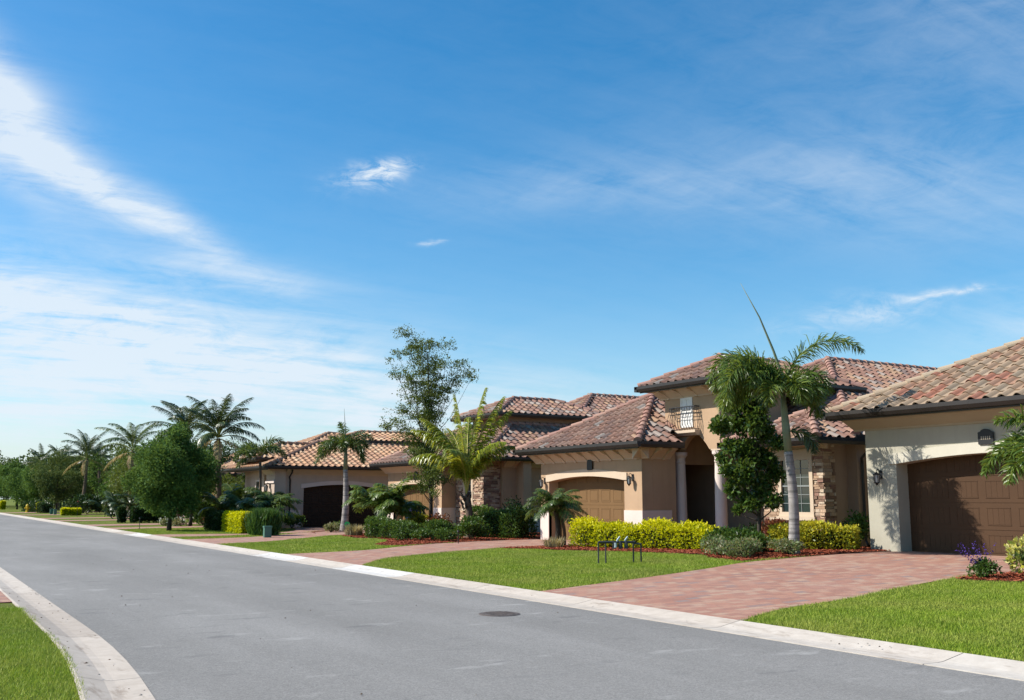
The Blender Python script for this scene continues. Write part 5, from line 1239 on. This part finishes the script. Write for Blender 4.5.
# yellow hydrant
hx, hy = 11.6, 118; z = h(hx, hy); hd = thing('fire_hydrant', (hx, hy, z), 'small yellow fire hydrant on the far lawn', 'fire hydrant')
m = MB(); m.lathe((hx, hy, z-.02), [(.20, 0), (.20, .06), (.13, .08), (.13, .60), (.17, .62), (.17, .68)], 14); m.build('barrel', M['yellow_paint'], hd)
m = MB(); m.lathe((hx, hy, z+.661), [(.16, 0), (.14, .09), (.07, .16), (.04, .17), (.04, .24)], 14); m.build('bonnet', M['yellow_paint'], hd)
for a in (0, math.pi, math.pi*1.5):
    m = MB(); m.tube([(hx+.12*math.cos(a), hy+.12*math.sin(a), z+.46), (hx+.26*math.cos(a), hy+.26*math.sin(a), z+.46)], .07, 10); m.build('nozzle', M['yellow_paint'], hd)
# pinwheel
wx, wy = 14.6, 62.0; z = h(wx, wy); pw = thing('garden_pinwheel', (wx, wy, z), 'pink and blue pinwheel on a stick behind the bronze hedge', 'pinwheel')
m = MB(); m.tube([(wx, wy, z-.05), (wx, wy, z+1.55)], .012, 6); m.build('stick', M['white'], pw)
for k in range(6):
    a = k*math.pi/3; d = IR*math.cos(a)+UP*math.sin(a); e = IR*math.cos(a+.6)+UP*math.sin(a+.6); c = Vector((wx, wy, z+1.55))-AW*.03
    m = MB(); m.add([c, c+d*.26, c+e*.30-AW*.05, c+e*.12-AW*.02, c+AW*.006], [(0,1,2,3), (0,3,2,1,4)]); m.build('petal', M['magenta' if k % 2 else 'skyblue'], pw)
# thin markers
def marker(x, y, H, label, topm=None):
    z = h(x, y); o = thing('marker_stake', (x, y, z), label, 'stake'); m = MB(); m.tube([(x, y, z-.05), (x, y, z+H)], .014, 6); m.build('rod', M['black'], o)
    m = MB(); m.lathe((x, y, z+H), [(.03, -.01), (.045, .02), (.03, .07)], 8); m.build('cap', topm or M['black'], o)
marker(15.4, 28.75, .36, 'thin dark stake at the mulch edge left of the tan garage driveway')
marker(12.4, 88.5, 1.2, 'thin dark post with a red top before the far yellow hedge', m_plain('red cap', (.35,.02,.02)))
marker(10.0, 51.2, .5, 'short thin stake in the lawn left of the round shade tree')
# street mailbox-like green boxes far off
for (x, y, lb) in ((12.2, 100.5, 'tiny green cabinet on the far lawn, the nearer of two'), (12.3, 104, 'tiny green cabinet on the far lawn, the farther of two')):
    z = h(x, y); o = thing('utility_box', (x, y, z), lb, 'utility box'); m = MB(); m.box(x-.12, x+.12, y-.12, y+.12, z-.02, z+.45); m.build('cabinet', M['utility'], o); m = MB(); m.box(x-.14, x+.14, y-.14, y+.14, z+.452, z+.50); m.build('lid', M['utility'], o)

# ------------------------------------------------------------------ sky, sun, camera
wd = bpy.data.worlds.new('World'); sc.world = wd; wd.use_nodes = True; nt = wd.node_tree
bg = nt.nodes['Background']
sd = Vector((-1, .60, 1.02)).normalized(); el = math.asin(sd.z); az = math.atan2(sd.x, sd.y)
sky = N(nt, 'ShaderNodeTexSky', sky_type='NISHITA'); sky.sun_disc = False; sky.sun_elevation = el; sky.sun_rotation = az
sky.air_density = 1.0; sky.dust_density = .6; sky.ozone_density = 2.5; sky.altitude = 0
tc = N(nt, 'ShaderNodeTexCoord').outputs['Generated']
sep = N(nt, 'ShaderNodeSeparateXYZ'); nt.links.new(tc, sep.inputs[0]); X_, Y_, Z_ = sep.outputs
azn = math_n(nt, 'ARCTAN2', X_, Y_); eln = math_n(nt, 'ARCSINE', Z_)
az_d = math_n(nt, 'MULTIPLY', azn, 180/math.pi); el_d = math_n(nt, 'MULTIPLY', eln, 180/math.pi)
zc = math_n(nt, 'MAXIMUM', math_n(nt, 'ADD', Z_, .12), .02)
pl = N(nt, 'ShaderNodeCombineXYZ'); nt.links.new(math_n(nt, 'DIVIDE', X_, zc), pl.inputs[0]); nt.links.new(math_n(nt, 'DIVIDE', Y_, zc), pl.inputs[1])
def ell(cx, cy, rx, ry, rot, soft=1.0, warp=None):
    """soft mask round a patch of sky given by compass bearing and elevation"""
    c = N(nt, 'ShaderNodeCombineXYZ'); a_, e_ = az_d, el_d
    if warp is not None: a_ = math_n(nt, 'ADD', a_, warp[0]); e_ = math_n(nt, 'ADD', e_, warp[1])
    nt.links.new(math_n(nt, 'SUBTRACT', a_, cx), c.inputs[0]); nt.links.new(math_n(nt, 'SUBTRACT', e_, cy), c.inputs[1])
    r = R(rot); dx = math_n(nt, 'ADD', math_n(nt, 'MULTIPLY', math_n(nt, 'SUBTRACT', a_, cx), math.cos(r)/rx), math_n(nt, 'MULTIPLY', math_n(nt, 'SUBTRACT', e_, cy), math.sin(r)/rx))
    dy = math_n(nt, 'ADD', math_n(nt, 'MULTIPLY', math_n(nt, 'SUBTRACT', a_, cx), -math.sin(r)/ry), math_n(nt, 'MULTIPLY', math_n(nt, 'SUBTRACT', e_, cy), math.cos(r)/ry))
    d2 = math_n(nt, 'ADD', math_n(nt, 'MULTIPLY', dx, dx), math_n(nt, 'MULTIPLY', dy, dy))
    return math_n(nt, 'EXPONENT', math_n(nt, 'MULTIPLY', d2, -1.0*soft))
wn = noise(nt, 2.2, 3, .5, tc, out=1); ws = N(nt, 'ShaderNodeSeparateColor'); nt.links.new(wn, ws.inputs[0])
wx = math_n(nt, 'MULTIPLY', math_n(nt, 'SUBTRACT', ws.outputs[0], .5), 9); wy = math_n(nt, 'MULTIPLY', math_n(nt, 'SUBTRACT', ws.outputs[1], .5), 5)
W_ = (wx, wy)
# (bearing, elevation, half width, half height, tilt, weight)
cl = [((3.2, 20.6, 5.2, 1.5, -44), .85), ((1.5, 18.2, 4.5, 1.3, -34), .45), ((9.0, 16.2, 7.0, .9, -24), .75), ((0, 10.8, 14, 1.9, -8), .55), ((13, 8.2, 16, 3.0, -10), .66), ((2, 5, 12, 4, 0), .62), ((26, 4.5, 12, 2.6, -4), .40), ((15, 12.6, 6, .8, -6), .35),
      ((52, 16.5, 12, 3.2, -6), .22), ((35, 17, 9, 1.6, 0), .14), ((50.5, 9.3, 4.0, .8, 4), .55), ((55.5, 10.7, 2.4, .22, -4), .75), ((24.0, 18.6, 1.3, .45, 16), .9), ((22.6, 18.0, 1.8, .7, 10), .45), ((26.3, 14.5, .8, .15, 8), .55), ((62, 9, 6, 1.6, 10), .35), ((70, 25, 20, 5, 0), .25), ((-30, 15, 20, 6, 0), .5)]
wn2 = noise(nt, 16, 4, .6, tc, out=1); ws2 = N(nt, 'ShaderNodeSeparateColor'); nt.links.new(wn2, ws2.inputs[0])
WS_ = (math_n(nt, 'MULTIPLY', math_n(nt, 'SUBTRACT', ws2.outputs[0], .5), 3.2), math_n(nt, 'MULTIPLY', math_n(nt, 'SUBTRACT', ws2.outputs[1], .5), 2.0))
wisp = ramp(nt, noise(nt, 26, 6, .7, mapping(nt, tc, (1, 1, 2.2)), 1.2), [(.38, (.02,.02,.02)), (.62, (1.,1.,1.))])
tot = None
for k, w_ in cl:
    e_ = ell(*k, warp=W_ if k[2] > 3 else WS_)
    if k[2] <= 4: e_ = math_n(nt, 'MULTIPLY', e_, wisp)
    e_ = math_n(nt, 'MULTIPLY', e_, w_); tot = e_ if tot is None else math_n(nt, 'ADD', tot, e_)
fib = noise(nt, 1.0, 7, .62, mapping(nt, pl.outputs[0], (1.1, 5.5, 1), rot=(0, 0, R(52))), .6)
fib2 = noise(nt, 1.0, 7, .65, mapping(nt, pl.outputs[0], (2.2, 1.2, 1), rot=(0, 0, R(20)), loc=(4, 2, 0)), 1.0)
fine = noise(nt, 14, 7, .7, mapping(nt, tc, (1, 1, 3.2), rot=(0, .3, 0)), .8)
f = math_n(nt, 'ADD', math_n(nt, 'MULTIPLY', fib, .5), math_n(nt, 'ADD', math_n(nt, 'MULTIPLY', fib2, .28), math_n(nt, 'MULTIPLY', fine, .34)))
tex = ramp(nt, f, [(.44, (.0,.0,.0)), (.54, (.5,.5,.5)), (.66, (1,1,1))])
cloud = math_n(nt, 'MULTIPLY', tot, math_n(nt, 'ADD', math_n(nt, 'MULTIPLY', tex, 1.30), .13))
cloud = math_n(nt, 'ADD', cloud, math_n(nt, 'MULTIPLY', tex, .03)); cloud = math_n(nt, 'MINIMUM', cloud, .88)
hs = N(nt, 'ShaderNodeHueSaturation'); hs.inputs['Hue'].default_value = .493; hs.inputs['Saturation'].default_value = 1.40; hs.inputs['Value'].default_value = 1.52; nt.links.new(sky.outputs[0], hs.inputs['Color'])
low = math_n(nt, 'MULTIPLY', math_n(nt, 'EXPONENT', math_n(nt, 'MULTIPLY', math_n(nt, 'MAXIMUM', el_d, 0.), -1/5.)), .50)
skc = mixc(nt, low, hs.outputs[0], (3.5, 5.4, 7.3))
col = mixc(nt, cloud, skc, (7.2, 8.0, 8.8))
nt.links.new(col, bg.inputs[0]); bg.inputs[1].default_value = .074

sl = bpy.data.lights.new('sun', 'SUN'); sl.energy = 5.0; sl.angle = R(.55); sl.color = (1, .95, .87)
so = bpy.data.objects.new('sun', sl); COL.objects.link(so); so.rotation_euler = sd.to_track_quat('Z', 'Y').to_euler(); so.location = (0, 0, 40)

cam = bpy.data.cameras.new('camera'); cam.sensor_width = 36; cam.lens = 1000/1024*36; cam.clip_end = 3000; cam.clip_start = .05
co = bpy.data.objects.new('camera', cam); COL.objects.link(co); co.location = (0, 0, 1.55)
co.rotation_euler = (math.pi/2+math.atan(.148), 0, -R(31.2)); sc.camera = co
sc.view_settings.view_transform = 'Standard'; sc.view_settings.look = 'None'; sc.view_settings.exposure = .58; sc.view_settings.gamma = 1
sc.render.engine = 'CYCLES'; sc.cycles.max_bounces = 5; sc.cycles.transparent_max_bounces = 4
